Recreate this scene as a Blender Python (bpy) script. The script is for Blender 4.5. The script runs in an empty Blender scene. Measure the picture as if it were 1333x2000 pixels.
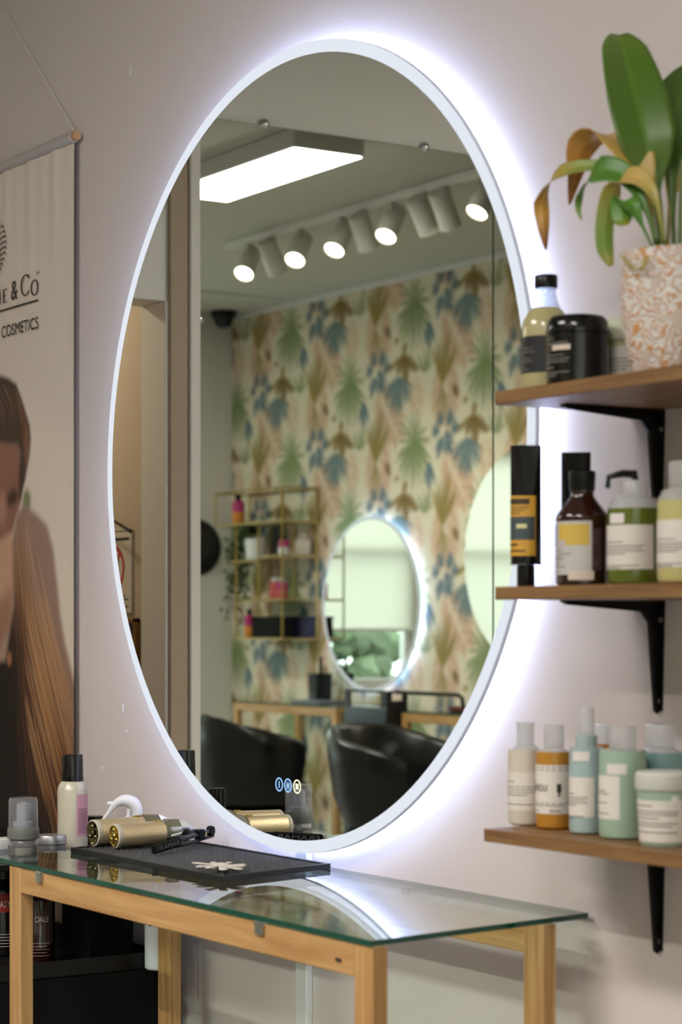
import bpy, math, random
import numpy as np
from mathutils import Vector, Matrix

sc = bpy.context.scene
PI = math.pi
R = math.radians

# ---------------------------------------------------------------- camera, world, exposure
cam_d = bpy.data.cameras.new('camera')
cam = bpy.data.objects.new('camera', cam_d)
sc.collection.objects.link(cam)
cam.location = (0, -2.04, 1.25)
cam.rotation_euler = (R(90), 0, R(90 - 32.775))
cam_d.sensor_fit = 'VERTICAL'
cam_d.sensor_height = 36.0
cam_d.lens = 4252 / 2000 * 36
cam_d.shift_y = (1214.4 - 1000) / 2000
cam_d.clip_start = 0.05
cam_d.dof.use_dof = True
cam_d.dof.focus_distance = 4.25
cam_d.dof.aperture_fstop = 5.0
sc.camera = cam

world = bpy.data.worlds.new('world')
sc.world = world
world.use_nodes = True
bg = world.node_tree.nodes['Background']
bg.inputs[0].default_value = (0.86, 0.95, 1.0, 1)
bg.inputs[1].default_value = 5.5

sc.view_settings.view_transform = 'Standard'
sc.view_settings.look = 'None'
sc.view_settings.exposure = 0.36
sc.view_settings.gamma = 1.0
sc.view_settings.use_curve_mapping = False
sc.cycles.use_denoising = True
sc.cycles.sample_clamp_indirect = 6.0
sc.cycles.glossy_bounces = 6
sc.cycles.diffuse_bounces = 3
sc.cycles.max_bounces = 9
sc.cycles.use_adaptive_sampling = True
sc.cycles.adaptive_threshold = 0.07
sc.cycles.transparent_max_bounces = 12
sc.cycles.caustics_reflective = False
sc.cycles.caustics_refractive = False

LED_PANEL = 36.0      # ceiling panel emission
LED_RING = 17.5       # strip behind the round mirror
BAND = 0.75           # frosted band
SPOT_W = 36.0         # watts of each lit track head

# ---------------------------------------------------------------- helpers
def lin(c):
    if isinstance(c, str):
        c = tuple(int(c[i:i + 2], 16) / 255 for i in (0, 2, 4))
    return tuple((x / 12.92 if x <= 0.04045 else ((x + 0.055) / 1.055) ** 2.4) for x in c)

MATS = {}
def mat(name, col='808080', rough=0.5, metal=0.0, spec=0.5, emit=None, es=1.0, trans=0.0, noise=None, bump=None, coat=0.0):
    """noise=(scale, amount, (sx,sy,sz)) colour variation; bump=(scale, strength, distance)"""
    if name in MATS: return MATS[name]
    m = bpy.data.materials.new(name); m.use_nodes = True
    nt = m.node_tree; b = nt.nodes['Principled BSDF']
    c = lin(col) + (1,)
    b.inputs['Base Color'].default_value = c
    b.inputs['Roughness'].default_value = rough
    b.inputs['Metallic'].default_value = metal
    b.inputs['Specular IOR Level'].default_value = spec
    b.inputs['Coat Weight'].default_value = coat
    if trans: b.inputs['Transmission Weight'].default_value = trans
    if emit:
        b.inputs['Emission Color'].default_value = lin(emit) + (1,)
        b.inputs['Emission Strength'].default_value = es
    if noise or bump:
        tc = nt.nodes.new('ShaderNodeTexCoord')
    if noise:
        mp = nt.nodes.new('ShaderNodeMapping'); mp.inputs['Scale'].default_value = noise[2]
        nz = nt.nodes.new('ShaderNodeTexNoise'); nz.inputs['Scale'].default_value = noise[0]; nz.inputs['Detail'].default_value = 6
        rp = nt.nodes.new('ShaderNodeValToRGB')
        a = noise[1]
        rp.color_ramp.elements[0].position = 0.3; rp.color_ramp.elements[1].position = 0.7
        rp.color_ramp.elements[0].color = tuple(max(0, x * (1 - a)) for x in c[:3]) + (1,)
        rp.color_ramp.elements[1].color = tuple(min(1, x * (1 + a)) for x in c[:3]) + (1,)
        nt.links.new(tc.outputs['Object'], mp.inputs[0]); nt.links.new(mp.outputs[0], nz.inputs['Vector'])
        nt.links.new(nz.outputs['Fac'], rp.inputs[0]); nt.links.new(rp.outputs[0], b.inputs['Base Color'])
    if bump:
        n2 = nt.nodes.new('ShaderNodeTexNoise'); n2.inputs['Scale'].default_value = bump[0]; n2.inputs['Detail'].default_value = 4
        bp = nt.nodes.new('ShaderNodeBump'); bp.inputs['Strength'].default_value = bump[1]; bp.inputs['Distance'].default_value = bump[2]
        nt.links.new(tc.outputs['Object'], n2.inputs['Vector'])
        nt.links.new(n2.outputs['Fac'], bp.inputs['Height']); nt.links.new(bp.outputs[0], b.inputs['Normal'])
    MATS[name] = m
    return m

def emission(name, col, strength):
    m = bpy.data.materials.new(name); m.use_nodes = True
    nt = m.node_tree; nt.nodes.clear()
    e = nt.nodes.new('ShaderNodeEmission'); o = nt.nodes.new('ShaderNodeOutputMaterial')
    e.inputs[0].default_value = lin(col) + (1,); e.inputs[1].default_value = strength
    nt.links.new(e.outputs[0], o.inputs[0]); MATS[name] = m
    return m

def mirror_mat(name, col):
    m = bpy.data.materials.new(name); m.use_nodes = True
    nt = m.node_tree; nt.nodes.clear()
    e = nt.nodes.new('ShaderNodeBsdfGlossy'); o = nt.nodes.new('ShaderNodeOutputMaterial')
    e.inputs['Color'].default_value = col + (1,); e.inputs['Roughness'].default_value = 0.0
    nt.links.new(e.outputs[0], o.inputs[0]); MATS[name] = m
    return m

def clear_mat(name, tint, ior=1.5, gloss=(1, 1, 1), body=None, rough=0.0):
    """thin clear glass or plastic: see-through tint plus Fresnel reflection, optionally some milky body"""
    m = bpy.data.materials.new(name); m.use_nodes = True
    nt = m.node_tree; nt.nodes.clear()
    o = nt.nodes.new('ShaderNodeOutputMaterial')
    t = nt.nodes.new('ShaderNodeBsdfTransparent'); t.inputs[0].default_value = tuple(tint) + (1,)
    g = nt.nodes.new('ShaderNodeBsdfGlossy'); g.inputs['Roughness'].default_value = rough; g.inputs[0].default_value = tuple(gloss) + (1,)
    f = nt.nodes.new('ShaderNodeFresnel')          # same reflectance from both sides of the thin sheet
    gm = nt.nodes.new('ShaderNodeNewGeometry'); ix = nt.nodes.new('ShaderNodeMapRange')
    ix.inputs[3].default_value = ior; ix.inputs[4].default_value = 1 / ior
    nt.links.new(gm.outputs['Backfacing'], ix.inputs[0]); nt.links.new(ix.outputs[0], f.inputs[0])
    x = nt.nodes.new('ShaderNodeMixShader')
    base = t.outputs[0]
    if body:
        d = nt.nodes.new('ShaderNodeBsdfDiffuse'); d.inputs[0].default_value = lin(body[0]) + (1,)
        tl = nt.nodes.new('ShaderNodeBsdfTranslucent'); tl.inputs[0].default_value = lin(body[0]) + (1,)
        dm = nt.nodes.new('ShaderNodeMixShader'); dm.inputs[0].default_value = 0.45
        nt.links.new(d.outputs[0], dm.inputs[1]); nt.links.new(tl.outputs[0], dm.inputs[2])
        x2 = nt.nodes.new('ShaderNodeMixShader'); x2.inputs[0].default_value = body[1]
        nt.links.new(t.outputs[0], x2.inputs[1]); nt.links.new(dm.outputs[0], x2.inputs[2]); base = x2.outputs[0]
    nt.links.new(f.outputs[0], x.inputs[0]); nt.links.new(base, x.inputs[1]); nt.links.new(g.outputs[0], x.inputs[2])
    nt.links.new(x.outputs[0], o.inputs[0]); MATS[name] = m
    return m

def vcol_mat(name, rough=0.8, bump=None, spec=0.3):
    m = mat(name, 'ffffff', rough, spec=spec, bump=bump)
    nt = m.node_tree
    a = nt.nodes.new('ShaderNodeAttribute'); a.attribute_name = 'Col'
    nt.links.new(a.outputs['Color'], nt.nodes['Principled BSDF'].inputs['Base Color'])
    return m

def wood_mat(name, c1, c2, axis, scale=9.0, rough=0.45):
    """long grain along an axis"""
    m = bpy.data.materials.new(name); m.use_nodes = True
    nt = m.node_tree; b = nt.nodes['Principled BSDF']; b.inputs['Roughness'].default_value = rough
    tc = nt.nodes.new('ShaderNodeTexCoord'); mp = nt.nodes.new('ShaderNodeMapping')
    s = [scale] * 3; s[axis] = scale * 0.06; mp.inputs['Scale'].default_value = s
    n1 = nt.nodes.new('ShaderNodeTexNoise'); n1.inputs['Scale'].default_value = 7; n1.inputs['Detail'].default_value = 8; n1.inputs['Distortion'].default_value = 0.6
    rp = nt.nodes.new('ShaderNodeValToRGB')
    rp.color_ramp.elements[0].position = 0.32; rp.color_ramp.elements[1].position = 0.68
    rp.color_ramp.elements[0].color = lin(c1) + (1,); rp.color_ramp.elements[1].color = lin(c2) + (1,)
    bp = nt.nodes.new('ShaderNodeBump'); bp.inputs['Strength'].default_value = 0.12; bp.inputs['Distance'].default_value = 0.002
    nt.links.new(tc.outputs['Object'], mp.inputs[0]); nt.links.new(mp.outputs[0], n1.inputs['Vector'])
    nt.links.new(n1.outputs['Fac'], rp.inputs[0]); nt.links.new(rp.outputs[0], b.inputs['Base Color'])
    nt.links.new(n1.outputs['Fac'], bp.inputs['Height']); nt.links.new(bp.outputs[0], b.inputs['Normal'])
    MATS[name] = m
    return m

class MB:
    def __init__(s): s.v = []; s.f = []
    def add(s, vs, fs, M=None):
        o = len(s.v)
        if M is not None: vs = [tuple(M @ Vector(p)) for p in vs]
        s.v += [tuple(p) for p in vs]; s.f += [tuple(i + o for i in f) for f in fs]
        return s
    def box(s, x0, x1, y0, y1, z0, z1, b=0.0, M=None):
        if b <= 0:
            vs = [(x, y, z) for z in (z0, z1) for y in (y0, y1) for x in (x0, x1)]
            fs = [(0, 2, 3, 1), (4, 5, 7, 6), (0, 1, 5, 4), (2, 6, 7, 3), (0, 4, 6, 2), (1, 3, 7, 5)]
            return s.add(vs, fs, M)
        vs = []; fs = []                                   # chamfered box
        X = (x0, x1); Y = (y0, y1); Zz = (z0, z1); idx = {}
        for i in (0, 1):
            for j in (0, 1):
                for k in (0, 1):
                    sx, sy, sz = (1, -1)[i], (1, -1)[j], (1, -1)[k]
                    for ax in range(3):
                        p = [X[i] + sx * b, Y[j] + sy * b, Zz[k] + sz * b]; p[ax] = (X[i], Y[j], Zz[k])[ax]
                        idx[i, j, k, ax] = len(vs); vs.append(tuple(p))
        for ax in range(3):
            o1, o2 = [a for a in range(3) if a != ax]
            for e in (0, 1):
                q = []
                for (a, c) in ((0, 0), (1, 0), (1, 1), (0, 1)):
                    k = [0, 0, 0]; k[ax] = e; k[o1] = a; k[o2] = c; q.append(idx[k[0], k[1], k[2], ax])
                fs.append(tuple(q))
            for a in (0, 1):
                for c in (0, 1):
                    k0 = [0, 0, 0]; k0[o1] = a; k0[o2] = c; k1 = list(k0); k1[ax] = 1
                    fs.append((idx[tuple(k0) + (o1,)], idx[tuple(k1) + (o1,)], idx[tuple(k1) + (o2,)], idx[tuple(k0) + (o2,)]))
        for i in (0, 1):
            for j in (0, 1):
                for k in (0, 1): fs.append((idx[i, j, k, 0], idx[i, j, k, 1], idx[i, j, k, 2]))
        return s.add(vs, fs, M)
    def lathe(s, prof, n=32, M=None, cap0=True, cap1=True, sq=None):
        """profile [(r,z)] about z; sq=(power, kx, ky) makes a superellipse section"""
        vs = []; fs = []
        for r, z in prof:
            for i in range(n):
                a = 2 * PI * i / n; cx, cy = math.cos(a), math.sin(a)
                if sq:
                    p, kx, ky = sq
                    d = (abs(cx) ** p + abs(cy) ** p) ** (-1 / p); cx *= d * kx; cy *= d * ky
                vs.append((r * cx, r * cy, z))
        for j in range(len(prof) - 1):
            for i in range(n):
                k = (i + 1) % n
                fs.append((j * n + i, j * n + k, (j + 1) * n + k, (j + 1) * n + i))
        if cap0 and prof[0][0] > 0: fs.append(tuple(range(n - 1, -1, -1)))
        if cap1 and prof[-1][0] > 0: fs.append(tuple(range((len(prof) - 1) * n, len(prof) * n)))
        return s.add(vs, fs, M)
    def tube(s, pts, rad, n=8, caps=True, M=None):
        P = [Vector(p) for p in pts]; vs = []; fs = []
        rs = rad if isinstance(rad, (list, tuple)) else [rad] * len(P)
        up = None
        for i, p in enumerate(P):
            d = (P[min(i + 1, len(P) - 1)] - P[max(i - 1, 0)]).normalized()
            if up is None:
                up = Vector((0, 0, 1)) if abs(d.z) < 0.9 else Vector((1, 0, 0))
            a = d.cross(up).normalized(); b2 = a.cross(d).normalized(); up = b2
            for k in range(n):
                t = 2 * PI * k / n
                vs.append(tuple(p + (a * math.cos(t) + b2 * math.sin(t)) * rs[i]))
        for j in range(len(P) - 1):
            for i in range(n):
                k = (i + 1) % n
                fs.append((j * n + i, j * n + k, (j + 1) * n + k, (j + 1) * n + i))
        if caps:
            fs.append(tuple(range(n - 1, -1, -1))); fs.append(tuple(range((len(P) - 1) * n, len(P) * n)))
        return s.add(vs, fs, M)
    def prism(s, poly, a0, a1, axis=1, M=None):
        """poly of 2-D points extruded along an axis (0 x: (y,z); 1 y: (x,z); 2 z: (x,y))"""
        n = len(poly)
        def P(q, a): return ((a, q[0], q[1]), (q[0], a, q[1]), (q[0], q[1], a))[axis]
        vs = [P(q, a0) for q in poly] + [P(q, a1) for q in poly]
        fs = [tuple(range(n)), tuple(range(2 * n - 1, n - 1, -1))]
        fs += [(i, i + n, (i + 1) % n + n, (i + 1) % n) for i in range(n)]
        return s.add(vs, fs, M)
    def patch(s, r, p0, p1, z0, z1, n=16, th=0.0004, r1=None, M=None):
        """a piece of label wrapped on a cylinder (degrees)"""
        r1 = r if r1 is None else r1
        vs = []; fs = []
        for i in range(n + 1):
            a = R(p0 + (p1 - p0) * i / n); c_, s_ = math.cos(a), math.sin(a)
            vs += [((r + th) * c_, (r + th) * s_, z0), ((r1 + th) * c_, (r1 + th) * s_, z1)]
        for i in range(n): fs.append((2 * i, 2 * i + 2, 2 * i + 3, 2 * i + 1))
        return s.add(vs, fs, M)
    def disc(s, c, r, nrm, n=32, r_in=0.0, M=None):
        q = Vector(nrm).to_track_quat('Z', 'Y'); c = Vector(c); vs = []; fs = []
        for i in range(n):
            a = 2 * PI * i / n; d = q @ Vector((math.cos(a), math.sin(a), 0))
            vs.append(tuple(c + d * r))
            if r_in: vs.append(tuple(c + d * r_in))
        if r_in: fs = [(2 * i, 2 * ((i + 1) % n), 2 * ((i + 1) % n) + 1, 2 * i + 1) for i in range(n)]
        else: fs = [tuple(range(n))]
        return s.add(vs, fs, M)
    def cyl(s, p0, p1, r, n=16, r2=None, M=None):
        return s.tube([p0, p1], [r, r if r2 is None else r2], n, True, M)
    def build(s, name, m, parent=None, smooth=35, kind=None, label=None, loc=None):
        me = bpy.data.meshes.new(name); me.from_pydata(s.v, [], s.f); me.update()
        import bmesh
        bm = bmesh.new(); bm.from_mesh(me); bmesh.ops.recalc_face_normals(bm, faces=bm.faces); bm.to_mesh(me); bm.free()
        if kind is None and parent is not None and any(k in name for k in ('print', 'lettering', 'barcode', 'screws', 'stems', 'vines')): kind = 'stuff'
        if m is not None: me.materials.append(MATS[m] if isinstance(m, str) else m)
        if smooth:
            me.polygons.foreach_set('use_smooth', [True] * len(me.polygons)); me.set_sharp_from_angle(angle=R(smooth))
        return link(name, me, parent, kind, label, loc)

def link(name, me, parent=None, kind=None, label=None, loc=None):
    o = bpy.data.objects.new(name, me); sc.collection.objects.link(o)
    if parent is not None: o.parent = parent
    if kind: o['kind'] = kind
    if label: o['label'] = label
    if loc is not None: o.location = loc
    return o

def thing(name, label, cat, loc=(0, 0, 0), rz=0.0, group=None):
    o = bpy.data.objects.new(name, None); sc.collection.objects.link(o)
    o.location = loc; o.rotation_euler = (0, 0, rz); o.empty_display_size = 0.05
    o['label'] = label; o['category'] = cat
    if group: o['group'] = group
    return o

def tag(o, label, cat, group=None):
    o['label'] = label; o['category'] = cat
    if group: o['group'] = group
    return o

def copy_tree(o, parent=None):
    c = o.copy(); sc.collection.objects.link(c); c.parent = parent
    for ch in list(o.children): copy_tree(ch, c)
    return c

def struct(o): o['kind'] = 'structure'; return o

def text_verts(txt, size=1.0, sx=1.0):
    cu = bpy.data.curves.new('t', 'FONT'); cu.body = txt; cu.size = size
    ob = bpy.data.objects.new('t', cu); sc.collection.objects.link(ob)
    dg = bpy.context.evaluated_depsgraph_get()
    me = bpy.data.meshes.new_from_object(ob.evaluated_get(dg))
    vs = [(v.co.x * sx, v.co.y) for v in me.vertices]; fs = [tuple(p.vertices) for p in me.polygons]
    bpy.data.objects.remove(ob); bpy.data.curves.remove(cu); bpy.data.meshes.remove(me)
    return vs, fs

def put_text(mb, txt, width, height, fn):
    """fit text in a box and map (a,b) metres to 3-D by fn"""
    vs, fs = text_verts(txt)
    xs = [v[0] for v in vs]; ys = [v[1] for v in vs]
    x0, x1, y0, y1 = min(xs), max(xs), min(ys), max(ys)
    mb.add([fn((v[0] - x0) / (x1 - x0) * width, (v[1] - y0) / (y1 - y0) * height) for v in vs], fs)
    return mb

def grid_mesh(name, xs_, zs_, fn, cols, m):
    """grid over two arrays, positions from fn(X,Z) -> 3 arrays, colours (nz,nx,3) linear"""
    nx, nz = len(xs_), len(zs_)
    Xg, Zg = np.meshgrid(xs_, zs_)
    P = np.stack(fn(Xg, Zg), -1).reshape(-1, 3).astype(np.float32)
    i = np.arange(nx * nz).reshape(nz, nx)
    F = np.stack([i[:-1, :-1], i[:-1, 1:], i[1:, 1:], i[1:, :-1]], -1).reshape(-1, 4)
    me = bpy.data.meshes.new(name)
    me.vertices.add(len(P)); me.vertices.foreach_set('co', P.ravel())
    me.loops.add(F.size); me.loops.foreach_set('vertex_index', F.ravel().astype(np.int32))
    me.polygons.add(len(F)); me.polygons.foreach_set('loop_start', (np.arange(len(F)) * 4).astype(np.int32))
    me.update(calc_edges=True)
    at = me.color_attributes.new('Col', 'FLOAT_COLOR', 'POINT')
    C = np.ones((nx * nz, 4), np.float32); C[:, :3] = cols.reshape(-1, 3)
    at.data.foreach_set('color', C.ravel())
    me.polygons.foreach_set('use_smooth', np.ones(len(F), bool))
    me.materials.append(m)
    return me

def np_lin(c): return np.array(lin(c))
def poly_mask(X, Zz, poly):
    inside = np.zeros(X.shape, bool); n = len(poly)
    for i in range(n):
        x1, z1 = poly[i]; x2, z2 = poly[(i + 1) % n]
        if z1 == z2: continue
        c = ((z1 > Zz) != (z2 > Zz)) & (X < (x2 - x1) * (Zz - z1) / (z2 - z1) + x1)
        inside ^= c
    return inside
def blur(a, k):
    for _ in range(2):
        for ax in (0, 1):
            p = [(0, 0)] * a.ndim; p[ax] = (k, k)
            c = np.cumsum(np.pad(a, p, mode='edge'), axis=ax)
            n = a.shape[ax]
            c0 = np.concatenate([np.zeros_like(np.take(c, [0], ax)), c], ax)
            a = (np.take(c0, range(2 * k + 1, 2 * k + 1 + n), ax) - np.take(c0, range(0, n), ax)) / (2 * k + 1)
    return a

def smooth_path(pts, k=4):
    P = [Vector(p) for p in pts]; out = []; n = len(P)
    for i in range(n - 1):
        p0, p1, p2, p3 = P[max(i - 1, 0)], P[i], P[i + 1], P[min(i + 2, n - 1)]
        for j in range(k):
            u = j / k
            out.append(tuple(0.5 * ((2 * p1) + (p2 - p0) * u + (2 * p0 - 5 * p1 + 4 * p2 - p3) * u * u + (3 * p1 - p0 - 3 * p2 + p3) * u ** 3)))
    return out + [tuple(P[-1])]

# ---------------------------------------------------------------- materials
mat('wall_paint', 'dbd1cc', 0.75, spec=0.25, bump=(260, 0.25, 0.0012))
mat('white_paint', 'e0ddd4', 0.6, spec=0.3)
mat('ceiling_paint', 'd4d2c9', 0.85, spec=0.2)
mat('taupe_paint', 'a8957e', 0.6)
mat('passage_paint', 'c8b9a2', 0.7, bump=(40, 0.3, 0.004))
mat('floor_vinyl', '9b9892', 0.4, noise=(6, 0.15, (1, 1, 1)))
mat('white_plastic', 'e6e6e4', 0.35)
mat('black_plastic', '08080a', 0.32, spec=0.35)
mat('black_gloss', '080809', 0.16)
mat('black_matte', '070708', 0.75, spec=0.2)
mat('chrome', 'cfd0d2', 0.12, 1.0)
mat('steel', '9a9a9a', 0.3, 1.0)
mat('gold_metal', 'ad9356', 0.38, 1.0)
mat('dark_print', '2a2620', 0.7)
mat('grey_print', '77716a', 0.8)
mat('pale_print', 'b9b2a8', 0.7)
mat('label_paper', 'e2dad0', 0.7, spec=0.2)
wood_mat('pine_x', 'ab7f4a', 'cda36c', 0)
wood_mat('pine_z', 'ab7f4a', 'cda36c', 2)
wood_mat('shelf_oak', '73502f', '966f44', 0, 14)
emission('led_panel', 'fffbf7', LED_PANEL)
emission('led_ring', 'bfd0ff', LED_RING)
emission('frosted_light', 'e8eef7', BAND)
emission('spot_lens', 'fff3e0', 9.0)
emission('icon_blue', '8fbcf0', 1.0)
emission('icon_warm', 'f2ecd0', 1.0)
mirror_mat('mirror_silver', (0.90, 0.91, 0.88))
mirror_mat('mirror_panel', (0.80, 0.84, 0.77))
clear_mat('table_glass', (0.86, 0.94, 0.89), 1.5)
clear_mat('pane_glass', (0.95, 0.98, 0.97), 1.45)
clear_mat('clear_plastic', (0.86, 0.87, 0.9), 1.45, body=('dfe1e6', 0.24), rough=0.08)

XS, XE, YB, ZC = -5.1, 0.95, -4.44, 3.05

# ---------------------------------------------------------------- the room
struct(MB().box(XS - 1.3, XE + 0.12, YB - 0.1, 0.12, -0.1, 0).build('floor', 'floor_vinyl', smooth=None))
struct(MB().box(XS - 0.13, XE + 0.12, YB - 0.1, 0.12, ZC, ZC + 0.1).build('ceiling', 'ceiling_paint', smooth=None))
wf = struct(MB().box(XS - 0.13, XE + 0.12, 0, 0.12, 0, ZC).build('wall_front', 'wall_paint', smooth=None))
for cx_, cz_, h_ in ((-3.9614,2.3738) + (.010,), (-3.9956,1.0730) + (.009,), (-3.9796,1.0264) + (.004,), (-4.0891,0.9449) + (.005,)):
    MB().prism([(cx_ - .002, cz_ - h_), (cx_ + .0015, cz_ - h_ * .8), (cx_ + .003, cz_ + h_ * .2), (cx_ + .001, cz_ + h_), (cx_ - .001, cz_ + h_ * .1)], -.0012, -.0001, 1).build('paint_chip', 'white_plastic', wf, smooth=None)
DOOR0, DOOR1, HEAD = -0.16, -0.78, 2.10
wl = MB().box(XS - 0.13, XS, YB - 0.1, DOOR1, 0, ZC).box(XS - 0.13, XS, DOOR1, DOOR0, HEAD, ZC).box(XS - 0.13, XS, DOOR0, 0, 0, ZC)
struct(wl.build('wall_left', 'white_paint', smooth=None))
# passage behind the opening
struct(MB().box(XS - 1.3, XS - 0.13, -0.90, DOOR1 - 0.02, 0, 2.42).build('wall_passage', 'passage_paint', smooth=None))
struct(MB().box(XS - 1.3, XS - 0.13, -0.05, 0.05, 0, 2.42).build('wall_passage_front', 'passage_paint', smooth=None))
struct(MB().box(XS - 1.4, XS - 1.3, -0.90, 0.05, 0, 2.42).build('wall_passage_end', 'passage_paint', smooth=None))
struct(MB().box(XS - 1.4, XS - 0.13, -0.90, 0.05, 2.42, 2.5).build('ceiling_passage', 'ceiling_paint', smooth=None))
# trims of the opening: pale reveal lining, taupe post, white batten beside the mirrors
struct(MB().box(XS - 0.135, XS + 0.004, DOOR1, DOOR1 + 0.012, 0, HEAD, 0.002).build('trim_1', 'white_paint'))
struct(MB().box(XS, XS + 0.014, -0.832, DOOR1 + 0.002, 0, ZC, 0.002).build('trim_2', 'taupe_paint'))
struct(MB().box(XS, XS + 0.022, -0.866, -0.834, 0, ZC, 0.003).build('trim_3', 'white_paint'))
# right-hand wall with two windows
W1 = (-4.02, -3.05, 0.85, 2.35); W2 = (-2.92, -0.9, 0.25, 2.35)
wr = MB()
ys = [YB - 0.1, W1[0], W1[1], W2[0], W2[1], 0.0]
for k in (0, 2, 4): wr.box(XE, XE + 0.12, ys[k], ys[k + 1], 0, ZC)
for w in (W1, W2): wr.box(XE, XE + 0.12, w[0], w[1], 0, w[2]).box(XE, XE + 0.12, w[0], w[1], w[3], ZC)
struct(wr.build('wall_right', 'white_paint', smooth=None))
for i, w in enumerate((W1, W2)):
    o = bpy.data.objects.new('window_%d' % (i + 1), None); sc.collection.objects.link(o); o['kind'] = 'structure'
    o.location = (XE + 0.06, (w[0] + w[1]) / 2, w[2]); hw = (w[1] - w[0]) / 2; h = w[3] - w[2]
    f = MB()
    for a, b_, c, d in ((-hw, -hw + .05, 0, h), (hw - .05, hw, 0, h), (-hw, hw, 0, .05), (-hw, hw, h - .05, h)):
        f.box(-0.03, 0.03, a, b_, c, d, 0.004)
    f.build('window_frame', 'white_plastic', o)
    MB().box(-0.02, 0.02, -hw + .05, hw - .05, 1.69 - w[2] - .02, 1.69 - w[2] + .02, 0.003).build('transom_bar', 'white_plastic', o)
    for z0, z1 in ((0.05, 1.67 - w[2]), (1.71 - w[2], h - 0.05)):
        MB().box(-0.003, 0.003, -hw + .05, hw - .05, z0, z1).build('pane', 'pane_glass', o, smooth=None)

# wallpaper: watercolour palm print with half-drop repeat
def wallpaper():
    TW, TH = 1.22, 0.72; res = 0.004
    nx, nz = int(TW / res), int(TH / res)
    img = np.ones((nz, nx, 3)) * np_lin('e9e0c8')
    Xg, Zg = np.meshgrid((np.arange(nx) + .5) * res, (np.arange(nz) + .5) * res)
    rng = np.random.RandomState(4)
    def each(px, pz):
        for cx, cz in ((px, pz), (px + 0.61, pz - 0.36)):
            dx = (Xg - cx + TW / 2) % TW - TW / 2; dz = (Zg - cz + TH / 2) % TH - TH / 2
            yield dx, dz
    def comp(al, col):
        nonlocal img
        al = np.clip(al, 0, 1)[..., None]; img = img * (1 - al) + np_lin(col) * al
    def blade(px, pz, ang, L, wd, col, a=0.8, bend=0.0):
        for dx, dz in each(px, pz):
            c, s = math.cos(R(ang)), math.sin(R(ang))
            t = dx * c + dz * s; n = -dx * s + dz * c - bend * (t / L) ** 2
            w = wd * np.clip(np.sin(np.clip(t / L, 0, 1) * PI) ** 0.7, 0, 1)
            comp(a * ((t > 0) & (t < L)) * np.clip(1.4 - np.abs(n) / (w + 1e-5), 0, 1), col)
    def fan(px, pz, a0, a1, n, L, wd, cols, a=0.75):
        for i in range(n):
            f = i / max(1, n - 1); ang = a0 + (a1 - a0) * f
            blade(px, pz, ang, L * (0.8 + 0.25 * math.sin(PI * f)) * rng.uniform(.9, 1.05), wd, cols[i % len(cols)], a, rng.uniform(-.02, .02))
    def feather(px, pz, ang, L, n, bl, wd, cols, a=0.5):
        for i in range(n):
            f = (i + .5) / n; cx = px + L * f * math.cos(R(ang)); cz = pz + L * f * math.sin(R(ang))
            for sgn in (-1, 1): blade(cx, cz, ang + sgn * 50, bl * (0.5 + math.sin(PI * min(1, f + .15)) * .6), wd, cols[i % len(cols)], a)
    G = (0.30, 0.36)
    def at(a, b_): return G[0] + a, G[1] + b_
    pk = ('d8b196', 'e0c0a6', 'cda284'); gn = ('748a52', '88996a', '5f7848', '9aa87a'); bl = ('5c7886', '74909a', '4c6877'); sg = ('6a8386', '80979a', '587276')
    ol = ('988648', 'a99858', '83733a'); br = ('80662a', '6c5520', '927838')
    feather(*at(0.26, -0.06), -55, 0.34, 16, 0.16, 0.017, pk, 0.7)
    feather(*at(0.90, 0.06), -95, 0.36, 16, 0.16, 0.017, pk, 0.65)
    feather(*at(0.60, -0.02), -80, 0.20, 9, 0.09, 0.015, pk, 0.5)
    fan(*at(0.46, -0.02), -155, -25, 15, 0.19, 0.014, sg, 0.75)
    fan(*at(0.46, -0.10), -150, -60, 7, 0.13, 0.015, sg, 0.55)
    fan(*at(0.0, 0.0), -155, -35, 13, 0.25, 0.013, gn, 0.85)
    fan(*at(0.0, 0.0), 60, 200, 8, 0.17, 0.010, gn, 0.8)
    fan(*at(0.0, 0.0), -35, 40, 5, 0.15, 0.010, gn, 0.75)
    for k, (a, b_, g0, L) in enumerate(((.25, .06, 120, .09), (.29, .05, 60, .10), (.27, .03, -60, .12), (.24, .0, -110, .12), (.32, .03, 10, .09), (.22, .03, 170, .08), (.29, -.02, -80, .09))):
        fan(*at(a, b_), g0 - 26, g0 + 26, 4, L, 0.018, bl, 0.7)
    fan(*at(0.13, -0.12), -120, -60, 6, 0.15, 0.014, bl, 0.75)
    fan(*at(0.85, -0.10), 48, 115, 11, 0.27, 0.012, ol, 0.85)
    fan(*at(0.85, -0.10), -110, -60, 4, 0.17, 0.012, ol, 0.7)
    for g0, L, w in ((-35, .17, .036), (-75, .15, .042), (-120, .12, .026), (-150, .16, .018), (60, .07, .024)):
        blade(*at(0.50, 0.09), g0, L, w, br[0] if w > .025 else br[2], 0.9)
    blade(*at(0.38, 0.19), 120, 0.08, 0.028, br[1], 0.85); blade(*at(0.42, 0.16), 20, 0.05, 0.02, br[2], 0.8)
    fan(*at(0.70, -0.02), 30, 150, 6, 0.13, 0.011, gn, 0.75)
    img = np.tile(img, (3, 3, 1)); img = blur(img, 1)[nz:2 * nz, nx:2 * nx]
    return np.clip(img, 0, 1), res, TW, TH
tile, tres, TW, TH = wallpaper()
xs_ = np.arange(XS, XE + 0.001, 0.0125); zs_ = np.arange(0, ZC + 0.001, 0.0125)
Xg, Zg = np.meshgrid(xs_, zs_)
G_x, G_z = 0.2762, 2.9080        # a green palm heart of the print
pi_ = ((((-Xg) - (-G_x) + 0.30) % TW) / tres).astype(int) % tile.shape[1]
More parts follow.
